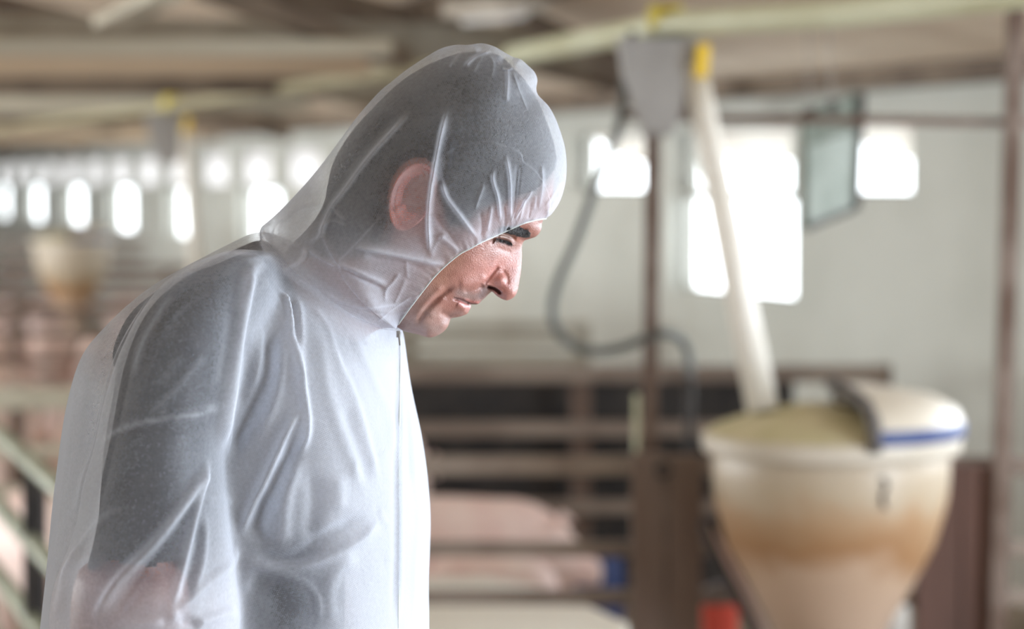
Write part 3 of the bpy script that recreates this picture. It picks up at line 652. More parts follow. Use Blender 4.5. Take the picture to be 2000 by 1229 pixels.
# ears: a dished shell with a rolled rim
def ear(sgn):
    n, m = 40, 12; V = []; Fc = []; c = np.array([812.0, 384.0]); u = np.array([.38, -.92]); f = np.array([.92, .38])
    prof = [(0.0, -.001), (.25, -.001), (.45, .001), (.6, .006), (.72, .010), (.82, .009), (.9, .014), (.97, .017), (1.02, .014), (1.02, .008), (.9, 0.0), (.75, -.008)]
    P = []; H = []
    for r, h in prof:
        for k in range(n):
            a = 2 * math.pi * k / n; ca, sa = math.cos(a), math.sin(a)
            rx = 40 * (1 + .12 * sa) ; p = c + f * (rx * r * ca) + u * (66 * r * sa); P.append(p); H.append(h - .006 * ca * r + (.004 if sa < -.7 else 0))
    P = np.array(P); w = head_w(np.array([[812.0, 384.0]]), False)[0] * .985 + np.array(H) * .75 - .004
    V = sag(P, w * sgn); q = grid_faces(n, len(prof), 0, sgn < 0)
    return V, [tuple(x) for x in q.tolist()]
off = 2 * nH
for sgn in (1, -1):
    V, Fc = ear(sgn); body_V.append(V); body_F += [tuple(int(x) + off for x in f) for f in Fc]; off += len(V)

# ------------------------------------------------------------------ torso and arm skeletons (shared by body, shirt and coverall)
YAW = R(10)
TORSO = [((513, 446), (779, 637), 76), ((472, 469), (782, 668), 100), ((420, 496), (783, 705), 140), ((350, 531), (788, 748), 164), ((290, 573), (799, 800), 174), ((236, 622), (812, 850), 174),
         ((190, 675), (823, 910), 172), ((165, 747), (830, 970), 172), ((148, 825), (834, 1030), 172), ((134, 925), (832, 1090), 172), ((120, 1045), (829, 1160), 172), ((106, 1170), (830, 1245), 174),
         ((100, 1290), (826, 1340), 178), ((104, 1450), (812, 1480), 186), ((140, 1640), (790, 1640), 190)]
ARM = [(508, 528, .050, 26, .026), (444, 588, .112, 82, .058), (388, 652, .155, 116, .070), (352, 730, .178, 123, .074), (325, 820, .188, 120, .075), (312, 890, .190, 122, .075), (302, 980, .192, 140, .078), (292, 1090, .192, 162, .082), (283, 1190, .190, 182, .085), (292, 1290, .186, 175, .083), (350, 1410, .178, 140, .074), (450, 1500, .168, 112, .062), (560, 1570, .155, 92, .05), (620, 1605, .150, 82, .045)]
def torso_rings(inF=0, inB=0, inb=0,  n=64, p=2.3, first=0, last=None, sub=4):
    rows = []
    N_ = len(TORSO); inF, inB, inb = [np.full(N_, float(q)) if not hasattr(q, '__len__') else np.array(q, float) for q in (inF, inB, inb)]
    cols_in = np.stack([inF, inB, inb], 1)[first:last]
    for (B, F_, b) in TORSO[first:last]: rows.append((B[0], B[1], F_[0], F_[1], b))
    rows = np.array(rows, float); rs = []
    rows = np.hstack([rows, cols_in])
    for c in range(8): rs.append(np.array(smooth_path([(x, 0, 0) for x in rows[:, c]], sub))[:, 0])
    out = []
    for B0, B1, F0, F1, b, inF, inB, inb in np.array(rs).T:
        bk = np.array([B0, B1]); fr = np.array([F0, F1]); u = (fr - bk); l = np.hypot(*u); u = u / l
        bk = bk + u * inB; fr = fr - u * inF; c2 = (bk + fr) / 2; h = np.hypot(*(fr - bk)) / 2; bb = (b - inb) * .001
        a = np.linspace(0, 2 * np.pi, n, endpoint=False); ca, sa = np.cos(a), np.sin(a)
        ca2 = np.sign(ca) * np.abs(ca) ** (2 / p); sa2 = np.sign(sa) * np.abs(sa) ** (2 / p)
        pts = sag(c2 + u * (h * ca2)[:, None], np.zeros(n)); lat = bb * sa2
        pts[:, 1] -= lat * math.cos(YAW); pts[:, 0] -= lat * math.sin(YAW) * .6
        out.append(pts)
    return np.array(out)
def arm_rings(scale=1.0, sgn=1, n=48, sub=5, i0=0, i1=None, dl=0.0, mx=None, sh=0):
    rows = np.array(ARM[i0:i1], float); cols = [np.array(smooth_path([(x, 0, 0) for x in rows[:, c]], sub))[:, 0] for c in range(5)]
    cen = []; rad = []
    for x, y, lat, rx, rl in np.array(cols).T:
        Yd = Y0 - lat; k = Yd / F; p = np.array(at(x + sh, y, Yd)); 
        if sgn < 0: p = np.array([p[0] + .085, Y0 + lat, p[2]])
        cen.append(p); sc_y = scale(y) if callable(scale) else scale; rad.append((min(rx * k * sc_y, mx or 9), min(rl * sc_y, mx or 9)))
    cen = np.array(cen); tan = np.gradient(cen, axis=0); tan /= np.linalg.norm(tan, axis=1)[:, None]; out = []
    a = np.linspace(0, 2 * np.pi, n, endpoint=False)
    for p, t, (ra, rb) in zip(cen, tan, rad):
        x = np.cross(np.array([0, 1.0, 0]), t); x /= np.linalg.norm(x); y = np.cross(t, x)
        out.append(p + np.cos(a)[:, None] * x * ra + np.sin(a)[:, None] * y * rb)
    return np.array(out)
def rings_to_mesh(rg, cap=True):
    m, n, _ = rg.shape; V = rg.reshape(-1, 3); Fc = [tuple(f) for f in grid_faces(n, m).tolist()]
    if cap: Fc += [tuple(range(n)), tuple(range((m - 1) * n, m * n))[::-1]]
    return V, Fc
def remeshed(name, pieces, voxel, smooth_it, mat, parent, fac=.5):
    V = np.vstack([p[0] for p in pieces]); Fc = []; o_ = 0
    for p in pieces: Fc += [tuple(int(i) + o_ for i in f) for f in p[1]]; o_ += len(p[0])
    o = np_mesh(name + '_tmp', V, Fc, None); 
    bm = bmesh.new(); bm.from_mesh(o.data)
    bmesh.ops.recalc_face_normals(bm, faces=bm.faces); bm.to_mesh(o.data); bm.free()
    md = o.modifiers.new('r', 'REMESH'); md.mode = 'VOXEL'; md.voxel_size = voxel; md.adaptivity = 0
    if smooth_it: s = o.modifiers.new('s', 'SMOOTH'); s.iterations = smooth_it; s.factor = fac
    bpy.context.view_layer.update(); me = bpy.data.meshes.new_from_object(o.evaluated_get(bpy.context.evaluated_depsgraph_get())); bpy.data.objects.remove(o)
    me.name = name; me.materials.clear(); me.materials.append(mat); me.polygons.foreach_set('use_smooth', [True] * len(me.polygons))
    o = bpy.data.objects.new(name, me); COL.objects.link(o)
    put(o, parent)
    return o
def get_co(me):
    a = np.empty(len(me.vertices) * 3, np.float32); me.vertices.foreach_get('co', a); return a.reshape(-1, 3).astype(float)
def get_no(me):
    a = np.empty(len(me.vertices) * 3, np.float32); me.vertices.foreach_get('normal', a); return a.reshape(-1, 3).astype(float)
def set_co(me, V): me.vertices.foreach_set('co', V.astype(np.float32).ravel()); me.update()

man_base = at(470, 1000, Y0); 
man = thing('person', Vector((man_base.x, Y0, 0)), 'man in a thin white hooded coverall looking down, in profile facing right', 'person')

# ------------------------------------------------------------------ skin, hair, shirt materials
def skin_material():
    m = bpy.data.materials.new('skin'); m.use_nodes = True; N, L = nt(m); b = N['Principled BSDF']
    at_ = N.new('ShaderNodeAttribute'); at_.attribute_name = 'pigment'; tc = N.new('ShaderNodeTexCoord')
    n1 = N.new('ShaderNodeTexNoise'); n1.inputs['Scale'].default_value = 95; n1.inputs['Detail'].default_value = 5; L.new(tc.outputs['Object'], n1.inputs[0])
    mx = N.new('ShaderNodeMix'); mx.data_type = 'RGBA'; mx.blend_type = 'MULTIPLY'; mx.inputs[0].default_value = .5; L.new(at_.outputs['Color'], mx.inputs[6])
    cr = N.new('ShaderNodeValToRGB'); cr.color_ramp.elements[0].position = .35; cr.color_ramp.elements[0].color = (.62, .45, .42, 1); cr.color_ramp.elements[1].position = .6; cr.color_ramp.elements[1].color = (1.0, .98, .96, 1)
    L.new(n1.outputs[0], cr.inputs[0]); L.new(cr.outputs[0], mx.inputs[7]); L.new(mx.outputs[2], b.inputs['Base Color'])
    b.inputs['Subsurface Weight'].default_value = .12; b.inputs['Subsurface Radius'].default_value = (.009, .004, .002); b.inputs['Subsurface Scale'].default_value = .5
    n2 = N.new('ShaderNodeTexVoronoi'); n2.inputs['Scale'].default_value = 900; L.new(tc.outputs['Object'], n2.inputs[0])
    n3 = N.new('ShaderNodeTexNoise'); n3.inputs['Scale'].default_value = 620; n3.inputs['Detail'].default_value = 3; L.new(tc.outputs['Object'], n3.inputs[0])
    ad = N.new('ShaderNodeMath'); ad.operation = 'MULTIPLY_ADD'; ad.inputs[1].default_value = .5; L.new(n2.outputs[0], ad.inputs[0]); L.new(n3.outputs[0], ad.inputs[2])
    bp = N.new('ShaderNodeBump'); bp.inputs['Strength'].default_value = .5; bp.inputs['Distance'].default_value = .0008; L.new(ad.outputs[0], bp.inputs['Height']); L.new(bp.outputs[0], b.inputs['Normal'])
    mr = N.new('ShaderNodeMapRange'); mr.inputs[3].default_value = .33; mr.inputs[4].default_value = .52; L.new(n1.outputs[0], mr.inputs[0]); L.new(mr.outputs[0], b.inputs['Roughness'])
    b.inputs['Specular IOR Level'].default_value = .75
    return m
M['skin'] = skin_material()
M['hair'] = material('black_hair', (.012, .011, .012), .45, (.03, .028, .03), 60, .4, 300, spec=.4)
M['shirt'] = material('dark_shirt', (.020, .021, .026), .9, (.035, .036, .042), 40, .2, 200)

SH_F = [150, 160, 105, 120, 125, 130, 135, 140, 145, 150, 150, 150, 150, 120, 100]; SH_B = [30, 26, 30, 36, 44, 60, 80, 95, 105, 115, 125, 130, 130, 120, 100]; SH_L = [8, 8, 8, 10, 14, 28, 36, 36, 28, 22, 18, 16, 16, 16, 16]
# body = head + ears + torso + arms + legs + hands in one mesh
def add_piece(V, Fc):
    global off
    body_V.append(V); body_F.extend([tuple(int(x) + off for x in f) for f in Fc]); off += len(V)
add_piece(*rings_to_mesh(torso_rings([q + 50 for q in SH_F], [q + 70 for q in SH_B], [q + 34 for q in SH_L], 40, 2.2, 1, None, 3)))
for sg in (1, -1): add_piece(*rings_to_mesh(arm_rings(lambda y: .46 + .18 * float(sstep(np.float64(y), 1085, 1135)), sg, 24, 8, 2, None, sh=-28, mx=.056)))
def tube_np(pts, rad, n=12):
    mb = MB().tube(pts, rad, n); return np.array([tuple(v) for v in mb.v]), mb.f
def hand(sg):
    rg = arm_rings(.5, sg, 24, 4, 1, None, mx=.03); w0 = Vector(rg[-1].mean(0)); d = Vector(rg[-1].mean(0) - rg[-4].mean(0)).normalized(); dn = (d + Vector((0, 0, -.5))).normalized(); lat = Vector((0, -sg, 0))
    up = dn.cross(lat).normalized(); up = up if up.z > 0 else -up
    add_piece(*tube_np([w0 - dn * .02, w0 + dn * .03, w0 + dn * .065, w0 + dn * .095], [.027, .034, .038, .032], 16))
    for k, (o_, l) in enumerate(((.030, .070), (.010, .080), (-.010, .074), (-.029, .058))):
        s = w0 + dn * .085 + up * o_ * .9; c1 = s + dn * l * .45; c2 = c1 + (dn - lat * .5).normalized() * l * .33; c3 = c2 + (dn * .5 - lat).normalized() * l * .25
        add_piece(*tube_np([s, c1, c2, c3, c3 - lat * .004], [.0095, .009, .0085, .007, .003], 10))
    s = w0 + dn * .03 + up * .028; add_piece(*tube_np([s, s + (dn * .6 + up) * .03, s + (dn + up * .7) * .045 - lat * .01, s + (dn + up * .5) * .058 - lat * .016], [.013, .011, .009, .004], 10))
for sg in (1, -1): hand(sg)
hipc = at(455, 1640, Y0)
for sg in (1, -1):
    hx = hipc.x - .012 * sg
    add_piece(*tube_np([(hx, Y0 - sg * .085, hipc.z + .10), (hx + .02, Y0 - sg * .09, .70), (hx + .03, Y0 - sg * .09, .47), (hx + .01, Y0 - sg * .09, .30), (hx - .02, Y0 - sg * .09, .08)], [.085, .078, .055, .056, .042], 20))
BV = np.vstack(body_V)
body = np_mesh('body', BV, body_F, M['skin'], man)
P2 = proj(BV)
pig_ = np.tile(np.array([.335, .148, .118]), (len(BV), 1))
def blend(col, pts, w, amt):
    global pig_
    poly = curve2(pts, 5) if len(pts) > 1 else np.array([pts[0], (pts[0][0] + .01, pts[0][1])])
    d, _, _ = dist_poly(P2[:2 * nH], poly); f = (np.exp(-(d / w) ** 2) * amt)[:, None]; pig_[:2 * nH] = pig_[:2 * nH] * (1 - f) + np.array(col) * f
blend((.66, .30, .27), [(985, 560), (965, 540), (1000, 520)], 26, .7); blend((.64, .30, .26), [(905, 545), (935, 520)], 26, .35); blend((.62, .36, .25), [(850, 540), (880, 500)], 30, .4)
blend((.34, .25, .24), [(950, 570), (936, 580), (915, 578), (895, 572)], 9, .75); blend((.24, .19, .20), [(947, 566), (940, 577)], 8, .7)
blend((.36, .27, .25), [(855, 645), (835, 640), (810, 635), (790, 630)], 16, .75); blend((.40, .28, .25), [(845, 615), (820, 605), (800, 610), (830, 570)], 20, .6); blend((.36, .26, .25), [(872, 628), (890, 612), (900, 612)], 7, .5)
blend((.66, .26, .24), [(934, 591), (922, 591), (912, 587)], 3.0, .8); blend((.66, .30, .29), [(917, 601), (908, 597), (898, 590)], 5, .8)
blend((.10, .05, .05), [(888, 581.5), (900, 584), (910, 589), (920, 593.6), (932, 594.3)], 1.9, .9)  # shade inside the mouth slit, put into the skin colour
blend((.10, .04, .04), [(954, 560.5), (965.5, 564), (973, 568.5), (977.5, 574.5)], 3.0, .9)  # nostril shade, put into the skin colour
blend((.16, .09, .08), [(970, 464.5), (980, 467.3), (990, 470.6), (999, 474.5)], 1.5, .8); blend((.17, .085, .065), [(960, 461), (975, 463), (990, 466), (1003, 468)], 7, .85); blend((.13, .06, .045), [(956, 463), (964, 467), (969, 471)], 6, .85); blend((.20, .12, .085), [(962, 457), (976, 456), (990, 459), (1002, 463)], 5, .75); blend((.30, .19, .14), [(980, 461.5), (990, 464)], 2.5, .6); blend((.60, .26, .20), [(1004, 468), (1012, 468)], 5, .6)  # brow shade over the eye socket and lid crease, put into the colour
_e = proj(BV[2*nH:2*nH+2*40*12]); pig_[2*nH:2*nH+2*40*12] = (.58, .24, .21)
_hp = proj(BV[:2 * nH]); _hl = np.array([(1086, 332), (1045, 374), (1010, 384), (965, 396), (935, 408), (905, 438), (882, 438), (868, 395), (857, 340)], float); _hl2 = np.array([(764, 400), (762, 440), (752, 470), (715, 494), (640, 502)], float)
_d = np.minimum(dist_poly(_hp, _hl)[0], dist_poly(_hp, _hl2)[0]); _f = (np.exp(-(_d / 13) ** 2) * .85)[:, None]; pig_[:2 * nH] = pig_[:2 * nH] * (1 - _f) + np.array((.05, .04, .04)) * _f
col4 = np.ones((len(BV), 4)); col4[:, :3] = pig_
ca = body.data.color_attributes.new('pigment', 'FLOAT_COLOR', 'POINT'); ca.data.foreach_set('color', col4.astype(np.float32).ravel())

# hair shell over the skull
HAIRP = np.array([(1200, 332), (1086, 332), (1045, 374), (1010, 384), (965, 396), (935, 408), (905, 436), (882, 436), (868, 395), (859, 345), (850, 322), (835, 311), (812, 311), (790, 324), (772, 352), (763, 390), (764, 430), (752, 468), (715, 492), (640, 500), (560, 505), (300, 480), (300, 0), (1200, 0)], float)
def inside(P, poly):
    x, y = P[:, 0], P[:, 1]; r = np.zeros(len(P), bool); n = len(poly)
    for i in range(n):
        (x1, y1), (x2, y2) = poly[i], poly[(i + 1) % n]
        c = ((y1 > y) != (y2 > y)) & (x < (x2 - x1) * (y - y1) / (y2 - y1 + 1e-9) + x1); r ^= c
    return r
hin = inside(HP, HAIRP); dh, _, _ = dist_poly(HP, np.vstack([HAIRP, HAIRP[:1]])); thick = np.where(hin, .004 * np.clip(dh / 14, 0, 1) * (1 + 1.3 * (1 - sstep(HP[:, 0], 960, 1010)) * sstep(330 - HP[:, 1] + .35 * (900 - HP[:, 0]), -40, 120)), 0)
dirc = (HP - HC0); dirc /= np.linalg.norm(dirc, axis=1)[:, None] + 1e-9
dC, _, _ = dist_poly(HP, CONTC); edge = np.clip(1 - dC / PXM / .05, 0, 1)
HP3 = HP + dirc * (thick * edge * PXM)[:, None]
hw = HW + thick * (1 - edge * .9) + .0006; hw[-nC:] = 0
hv = np.vstack([sag(HP3, hw), sag(HP3, -hw)]); fm = hin[fq].all(1); fsel = fq[fm]; fall = np.vstack([fsel, mapfar[fsel[:, ::-1]]])
used, inv = np.unique(fall, return_inverse=True); hair = np_mesh('hair', hv[used], inv.reshape(-1, 4), M['hair'], man)

# eyebrow and lashes: single tapered hairs
def surf(P): 
    P = np.atleast_2d(np.asarray(P, float)); return sag(P, head_w(P))
def strands(name, roots, tips, r0, mat, lift, sides=(1, -1)):
    mb = MB(); A = surf(roots); B = surf(tips)
    for a, b in zip(A, B):
        a, b = Vector(a), Vector(b); 
        for sg in sides:
            def s_(p, l): return Vector((p.x, Y0 + (p.y - Y0 - l) * (1 if sg > 0 else -1), p.z))
            mid = a.lerp(b, .5); mb.tube([s_(a, .0002), s_(mid, lift), s_(b, lift * 1.3)], [r0, r0 * .85, r0 * .3], 4, cap=False)
    return mb.build(name, mat, None, True)
r_ = np.random.RandomState(3); rt = []; tp = []
bu = curve2([(985, 441), (1000, 439), (1013, 440), (1026, 447), (1037, 455)], .5); bl = curve2([(980, 452), (995, 455), (1010, 459), (1025, 464), (1035, 463.5)], .5)
for _ in range(900):
    t = r_.rand() ** .8; v = r_.beta(1.3, 1.3); p = bu[int(t * (len(bu) - 1))] * (1 - v) + bl[int(t * (len(bl) - 1))] * v
    ang = R(200 - 35 * (1 - v) * 1.0 + r_.normal() * 14) if t < .85 else R(235 + r_.normal() * 20); l = 7 + 5 * r_.rand()
    rt.append(p); tp.append(p + np.array([math.cos(ang), math.sin(ang)]) * l * np.array([1, .55]))
for sd in (1, -1): put(strands('eyebrow', rt, tp, .00022, M['hair'], .0016, (sd,)), man)
ll = curve2([(971, 463.5), (980, 466.3), (990, 469.6), (999, 473.5)], .5); rt = []; tp = []
for _ in range(120):
    p = ll[r_.randint(len(ll))]; rt.append(p); tp.append(p + np.array([r_.normal() * 1.5 + 1.5, 5.5 + 3.5 * r_.rand()]))
for sd in (1, -1): put(strands('eyelashes', rt, tp, .00016, M['hair'], .0018, (sd,)), man)

# ------------------------------------------------------------------ coverall cloth
def cloth_material():
    m = bpy.data.materials.new('thin_white_nonwoven'); m.use_nodes = True; N, L = nt(m); N.remove(N['Principled BSDF']); out = N['Material Output']
    tc = N.new('ShaderNodeTexCoord'); mp = N.new('ShaderNodeMapping'); mp.inputs['Rotation'].default_value = (0, R(28), 0); L.new(tc.outputs['Object'], mp.inputs[0])
    sx = N.new('ShaderNodeSeparateXYZ'); L.new(mp.outputs[0], sx.inputs[0])
    def math_(op, a, b=None, c=None):
        n = N.new('ShaderNodeMath'); n.operation = op
        for i, q in enumerate((a, b, c)):
            if q is None: continue
            if isinstance(q, (int, float)): n.inputs[i].default_value = q
            else: L.new(q, n.inputs[i])
        return n.outputs[0]
    kx = 2 * math.pi / .0027; kz = 2 * math.pi / .0019
    dots = math_('MULTIPLY', math_('SINE', math_('MULTIPLY', math_('ADD', sx.outputs[0], math_('MULTIPLY', sx.outputs[1], .6)), kx)), math_('SINE', math_('MULTIPLY', math_('ADD', sx.outputs[2], math_('MULTIPLY', sx.outputs[1], .4)), kz)))
    n1 = N.new('ShaderNodeTexNoise'); n1.inputs['Scale'].default_value = 300; n1.inputs['Detail'].default_value = 7; n1.inputs['Roughness'].default_value = .65; L.new(tc.outputs['Object'], n1.inputs[0])
    n2 = N.new('ShaderNodeTexNoise'); n2.inputs['Scale'].default_value = 34; n2.inputs['Detail'].default_value = 5; L.new(tc.outputs['Object'], n2.inputs[0])
    # cloth opacity: gap-driven imitation of scattered light with bonded dots and denser wisps
    opac_attr = N.new('ShaderNodeAttribute'); opac_attr.attribute_name = 'web_density'
    cov = math_('ADD', math_('ADD', opac_attr.outputs['Fac'], math_('MULTIPLY', math_('SUBTRACT', n1.outputs[0], .5), .30)), math_('MULTIPLY', dots, .035))
    lw = N.new('ShaderNodeLayerWeight'); lw.inputs[0].default_value = .35
    cov = math_('ADD', cov, math_('MULTIPLY', lw.outputs['Facing'], .30))
    cl = N.new('ShaderNodeClamp'); L.new(cov, cl.inputs[0]); cl.inputs[1].default_value = .15; cl.inputs[2].default_value = .97
    h = math_('ADD', math_('MULTIPLY', dots, .13), math_('ADD', math_('MULTIPLY', n2.outputs[0], 3.0), math_('MULTIPLY', n1.outputs[0], .6)))
    bp = N.new('ShaderNodeBump'); bp.inputs['Strength'].default_value = .35; bp.inputs['Distance'].default_value = .0016; L.new(h, bp.inputs['Height'])
    df = N.new('ShaderNodeBsdfDiffuse'); df.inputs[0].default_value = (.82, .87, .97, 1); L.new(bp.outputs[0], df.inputs['Normal'])
    tl = N.new('ShaderNodeBsdfTranslucent'); tl.inputs[0].default_value = (.82, .87, .97, 1); L.new(bp.outputs[0], tl.inputs['Normal'])
    gl = N.new('ShaderNodeBsdfGlossy'); gl.inputs['Roughness'].default_value = .42; L.new(bp.outputs[0], gl.inputs['Normal'])
    m1 = N.new('ShaderNodeMixShader'); m1.inputs[0].default_value = .46; L.new(df.outputs[0], m1.inputs[1]); L.new(tl.outputs[0], m1.inputs[2])
    m2 = N.new('ShaderNodeMixShader'); m2.inputs[0].default_value = .014; L.new(m1.outputs[0], m2.inputs[1]); L.new(gl.outputs[0], m2.inputs[2])
    tr = N.new('ShaderNodeBsdfTransparent'); m3 = N.new('ShaderNodeMixShader'); L.new(cl.outputs[0], m3.inputs[0]); L.new(tr.outputs[0], m3.inputs[1]); L.new(m2.outputs[0], m3.inputs[2])
    L.new(m3.outputs[0], out.inputs[0]); return m
M['cloth'] = cloth_material()
M['edge'] = material('elastic_white', (.62, .68, .68), .6)
cv = [rings_to_mesh(torso_rings(0, 0, 0, 96, 2.35, 0, None, 6))]
for sg in (1, -1): cv.append(rings_to_mesh(arm_rings(1.0, sg, 64, 6)))
VOX = .0030
cover = remeshed('coverall', cv, VOX, 90, M['cloth'], man)
BODYST = [
    # sleeve
    ([(520, 508), (486, 540), (472, 600), (457, 680), (444, 760), (434, 835), (440, 900)], 12, 8.0, 'g'), ([(462, 600), (448, 680), (432, 760)], 12, -2.5, 'g'),
    ([(200, 868), (240, 840), (300, 822), (370, 812), (445, 795)], 3.5, 3.2, 's'), ([(230, 866), (300, 842), (380, 832)], 9, -1.4, 'g'), ([(300, 806), (380, 800), (440, 786)], 3, 1.4, 's'),
    ([(325, 556), (262, 642), (228, 720), (205, 800), (190, 860), (165, 960), (148, 1030)], 9, 4.5, 'g'), ([(300, 560), (245, 640), (205, 720), (183, 820), (160, 930)], 14, -4.5, 'g'),
    ([(345, 575), (290, 660), (262, 740)], 7, 2.0, 'g'), ([(400, 690), (340, 760), (290, 815)], 6, 1.8, 'g'), ([(355, 690), (310, 760)], 7, 1.4, 'g'), ([(420, 560), (350, 600), (300, 660)], 10, -1.5, 'g'),
    ([(412, 900), (361, 974), (298, 1064), (236, 1134), (180, 1222)], 9, 6.5, 'g'), ([(380, 985), (320, 1070), (262, 1150), (215, 1222)], 12, -4.0, 'g'),
    ([(410, 890), (372, 1017), (347, 1118), (330, 1195)], 7, 5.5, 'g'), ([(395, 1010), (372, 1110), (352, 1180)], 8, -3.5, 'g'), ([(333, 1198), (392, 1150), (447, 1103), (462, 1060)], 5, 3.5, 'g'), ([(400, 1000), (395, 1090), (372, 1160)], 6, 2.0, 'g'),
    ([(260, 985), (200, 1020), (150, 1085), (115, 1150)], 5, 2.5, 'g'), ([(160, 1060), (130, 1130), (110, 1210)], 9, 2.0, 'g'), ([(400, 980), (430, 975), (455, 985)], 5, 2, 's'),
    ([(320, 1205), (300, 1215), (225, 1222)], 6, 5, 'g'), ([(335, 1200)], 10, 5, 'g'), ([(372, 1222), (420, 1205), (462, 1190)], 8, 4, 'g'), ([(350, 1212), (390, 1222)], 7, -4, 'g'),
    # front of the armpit
    ([(520, 560), (558, 593), (572, 671), (581, 710), (593, 770), (600, 823), (594, 866), (570, 905)], 13, 7.0, 'r'), ([(575, 570), (585, 620), (587, 690), (590, 760)], 6, 2.6, 'g'), ([(566, 580), (572, 620), (576, 680)], 5, -3.0, 'g'),
    ([(531, 637), (527, 726), (500, 790), (470, 850), (452, 900)], 13, -6.5, 'g'), ([(484, 650), (486, 720), (470, 800)], 9, -3.0, 'g'), ([(511, 637), (506, 700), (492, 760)], 7, 2.6, 'g'), ([(545, 640), (548, 720), (535, 790), (505, 860)], 9, 3.0, 'g'),
    ([(588, 795), (564, 835), (540, 892), (501, 978), (464, 1052)], 11, 7.5, 'r'), ([(592, 840), (562, 900), (522, 985), (485, 1060)], 13, -7.0, 'g'),
    ([(500, 540), (540, 570), (560, 600)], 5, 2.0, 's'), ([(520, 545), (548, 590), (560, 640)], 4, -2.0, 'g'), ([(490, 545), (470, 580), (450, 620)], 5, 2.0, 's'),
    # chest
    ([(645, 650), (656, 700), (691, 781), (724, 900), (735, 950)], 16, 2.6, 'r'), ([(690, 640), (700, 680), (735, 760), (762, 830), (768, 900)], 9, 1.6, 'g'), ([(620, 640), (640, 760), (680, 880), (715, 980)], 12, 1.4, 'g'), ([(670, 790), (700, 880), (720, 950)], 12, -1.6, 'g'),
    ([(700, 935), (690, 905), (730, 900), (765, 885)], 5, 1.2, 'g'),
    # big drag fold under the chest
    ([(743, 1012), (700, 1052), (626, 1090), (567, 1103), (509, 1099), (462, 1092)], 11, 6.0, 'l'), ([(720, 1010), (657, 1036), (620, 1058), (585, 1084), (550, 1094), (490, 1080)], 12, -5.0, 'g'),
    ([(582, 890), (557, 975), (551, 1070)], 14, 3.6, 'g'), ([(520, 960), (512, 1020), (520, 1070)], 14, -4.0, 'g'), ([(610, 920), (615, 990), (600, 1060)], 16, -3.5, 'g'), ([(660, 930), (660, 1000)], 16, 2.5, 'g'),
    ([(475, 1106), (528, 1112), (587, 1134), (618, 1165), (624, 1222)], 5, 2.6, 'g'), ([(480, 1130), (530, 1150), (560, 1210)], 26, -4.0, 'g'), ([(700, 1080), (660, 1110), (640, 1160), (650, 1225)], 14, 2.5, 'g'),
    # zip flap
    ([(781, 642), (781, 760), (778, 900), (779, 1050), (777, 1240)], 4.5, 2.6, 'g'), ([(772, 660), (771, 780), (768, 920), (768, 1060), (766, 1240)], 4, -1.2, 'g'), ([(790, 740), (801, 850), (806, 920), (815, 1010), (808, 1110), (806, 1240)], 5, 2.0, 'g'), ([(786, 720), (795, 850), (799, 960)], 4, -1.4, 'g'),
    ([(765, 985), (742, 1000), (760, 1035)], 4, 1.2, 's'), ([(770, 1080), (750, 1095)], 4, 1, 's'),
    # yoke creases at the neck seam
    ([(470, 520), (505, 505), (535, 500)], 5, 2.0, 's'), ([(440, 500), (480, 512), (520, 520)], 5, 1.5, 's'), ([(575, 545), (600, 560), (630, 575)], 4, 1.0, 's'), ([(610, 600), (640, 640), (650, 680)], 5, 1.0, 'g'),
]
# dark short-sleeved shirt under the coverall: same cut, closer to the body by the slack of the cloth
SLACK_BODY = [(400, 505, 5), (470, 490, 8), (330, 560, 5), (250, 610, 7), (200, 670, 20), (165, 750, 44), (145, 830, 52), (130, 950, 55), (110, 1100, 60), (300, 800, 30), (300, 1000, 40), (440, 600, 16), (500, 620, 18), (530, 720, 15), (500, 800, 12), (565, 700, 28), (480, 900, 14), (560, 850, 32), (620, 700, 48), (700, 700, 60), (650, 850, 54), (740, 800, 66),
              (760, 660, 55), (650, 630, 38), (560, 570, 22), (520, 1000, 18), (520, 1060, 14), (560, 1000, 32), (600, 1050, 32), (650, 1000, 52), (740, 1000, 68), (500, 1130, 14), (560, 1160, 12), (600, 1185, 16), (645, 1200, 48), (720, 1150, 66), (800, 1000, 76), (815, 1150, 76), (780, 760, 62),
              (520, 505, 14), (600, 590, 26), (700, 635, 45), (100, 1250, 60), (300, 1400, 30), (600, 1400, 40), (120, 1400, 60), (800, 1400, 70)]
SLACK_ARM = [(444, 560, 9), (388, 600, 6), (300, 600, 7), (250, 660, 9), (220, 750, 14), (195, 850, 14), (180, 950, 15), (160, 1060, 18), (330, 720, 7), (400, 700, 10), (450, 640, 20), (445, 750, 26), (440, 850, 27), (410, 800, 14), (320, 880, 7), (300, 1000, 8), (400, 950, 18), (440, 1000, 30), (400, 1080, 24), (250, 1080, 10), (480, 540, 14)]
V = get_co(cover.data); Nn = get_no(cover.data)
axis = arm_rings(1.0, 1, 8, 5).mean(1); axis2 = arm_rings(1.0, -1, 8, 5).mean(1)
dax = np.minimum(np.min([((V - a) ** 2).sum(1) for a in axis], 0), np.min([((V - a) ** 2).sum(1) for a in axis2], 0)) ** .5
ka = (1 - sstep(dax, .088, .125)) * sstep(proj(V)[:, 1], 520, 600); pvx = proj(V)
slack = (np.clip(tps(SLACK_ARM)(pvx), 6, 34) * ka + np.clip(tps(SLACK_BODY)(pvx), 5, 80) * (1 - ka)) * .001
for _k in range(3): slack = mesh_smooth(cover.data, slack, 4)
SV = V - Nn * slack[:, None]; 
pv = proj(V); hem = 1106 + 6 * np.sin(pv[:, 0] / 37.); keep_v = ~((np.where(pv[:, 0] < 462, dax - .07, dax) < .13) & (pv[:, 1] > hem) & ((pv[:, 0] < 462) | (V[:, 1] > Y0))) & (pv[:, 1] < 1420)
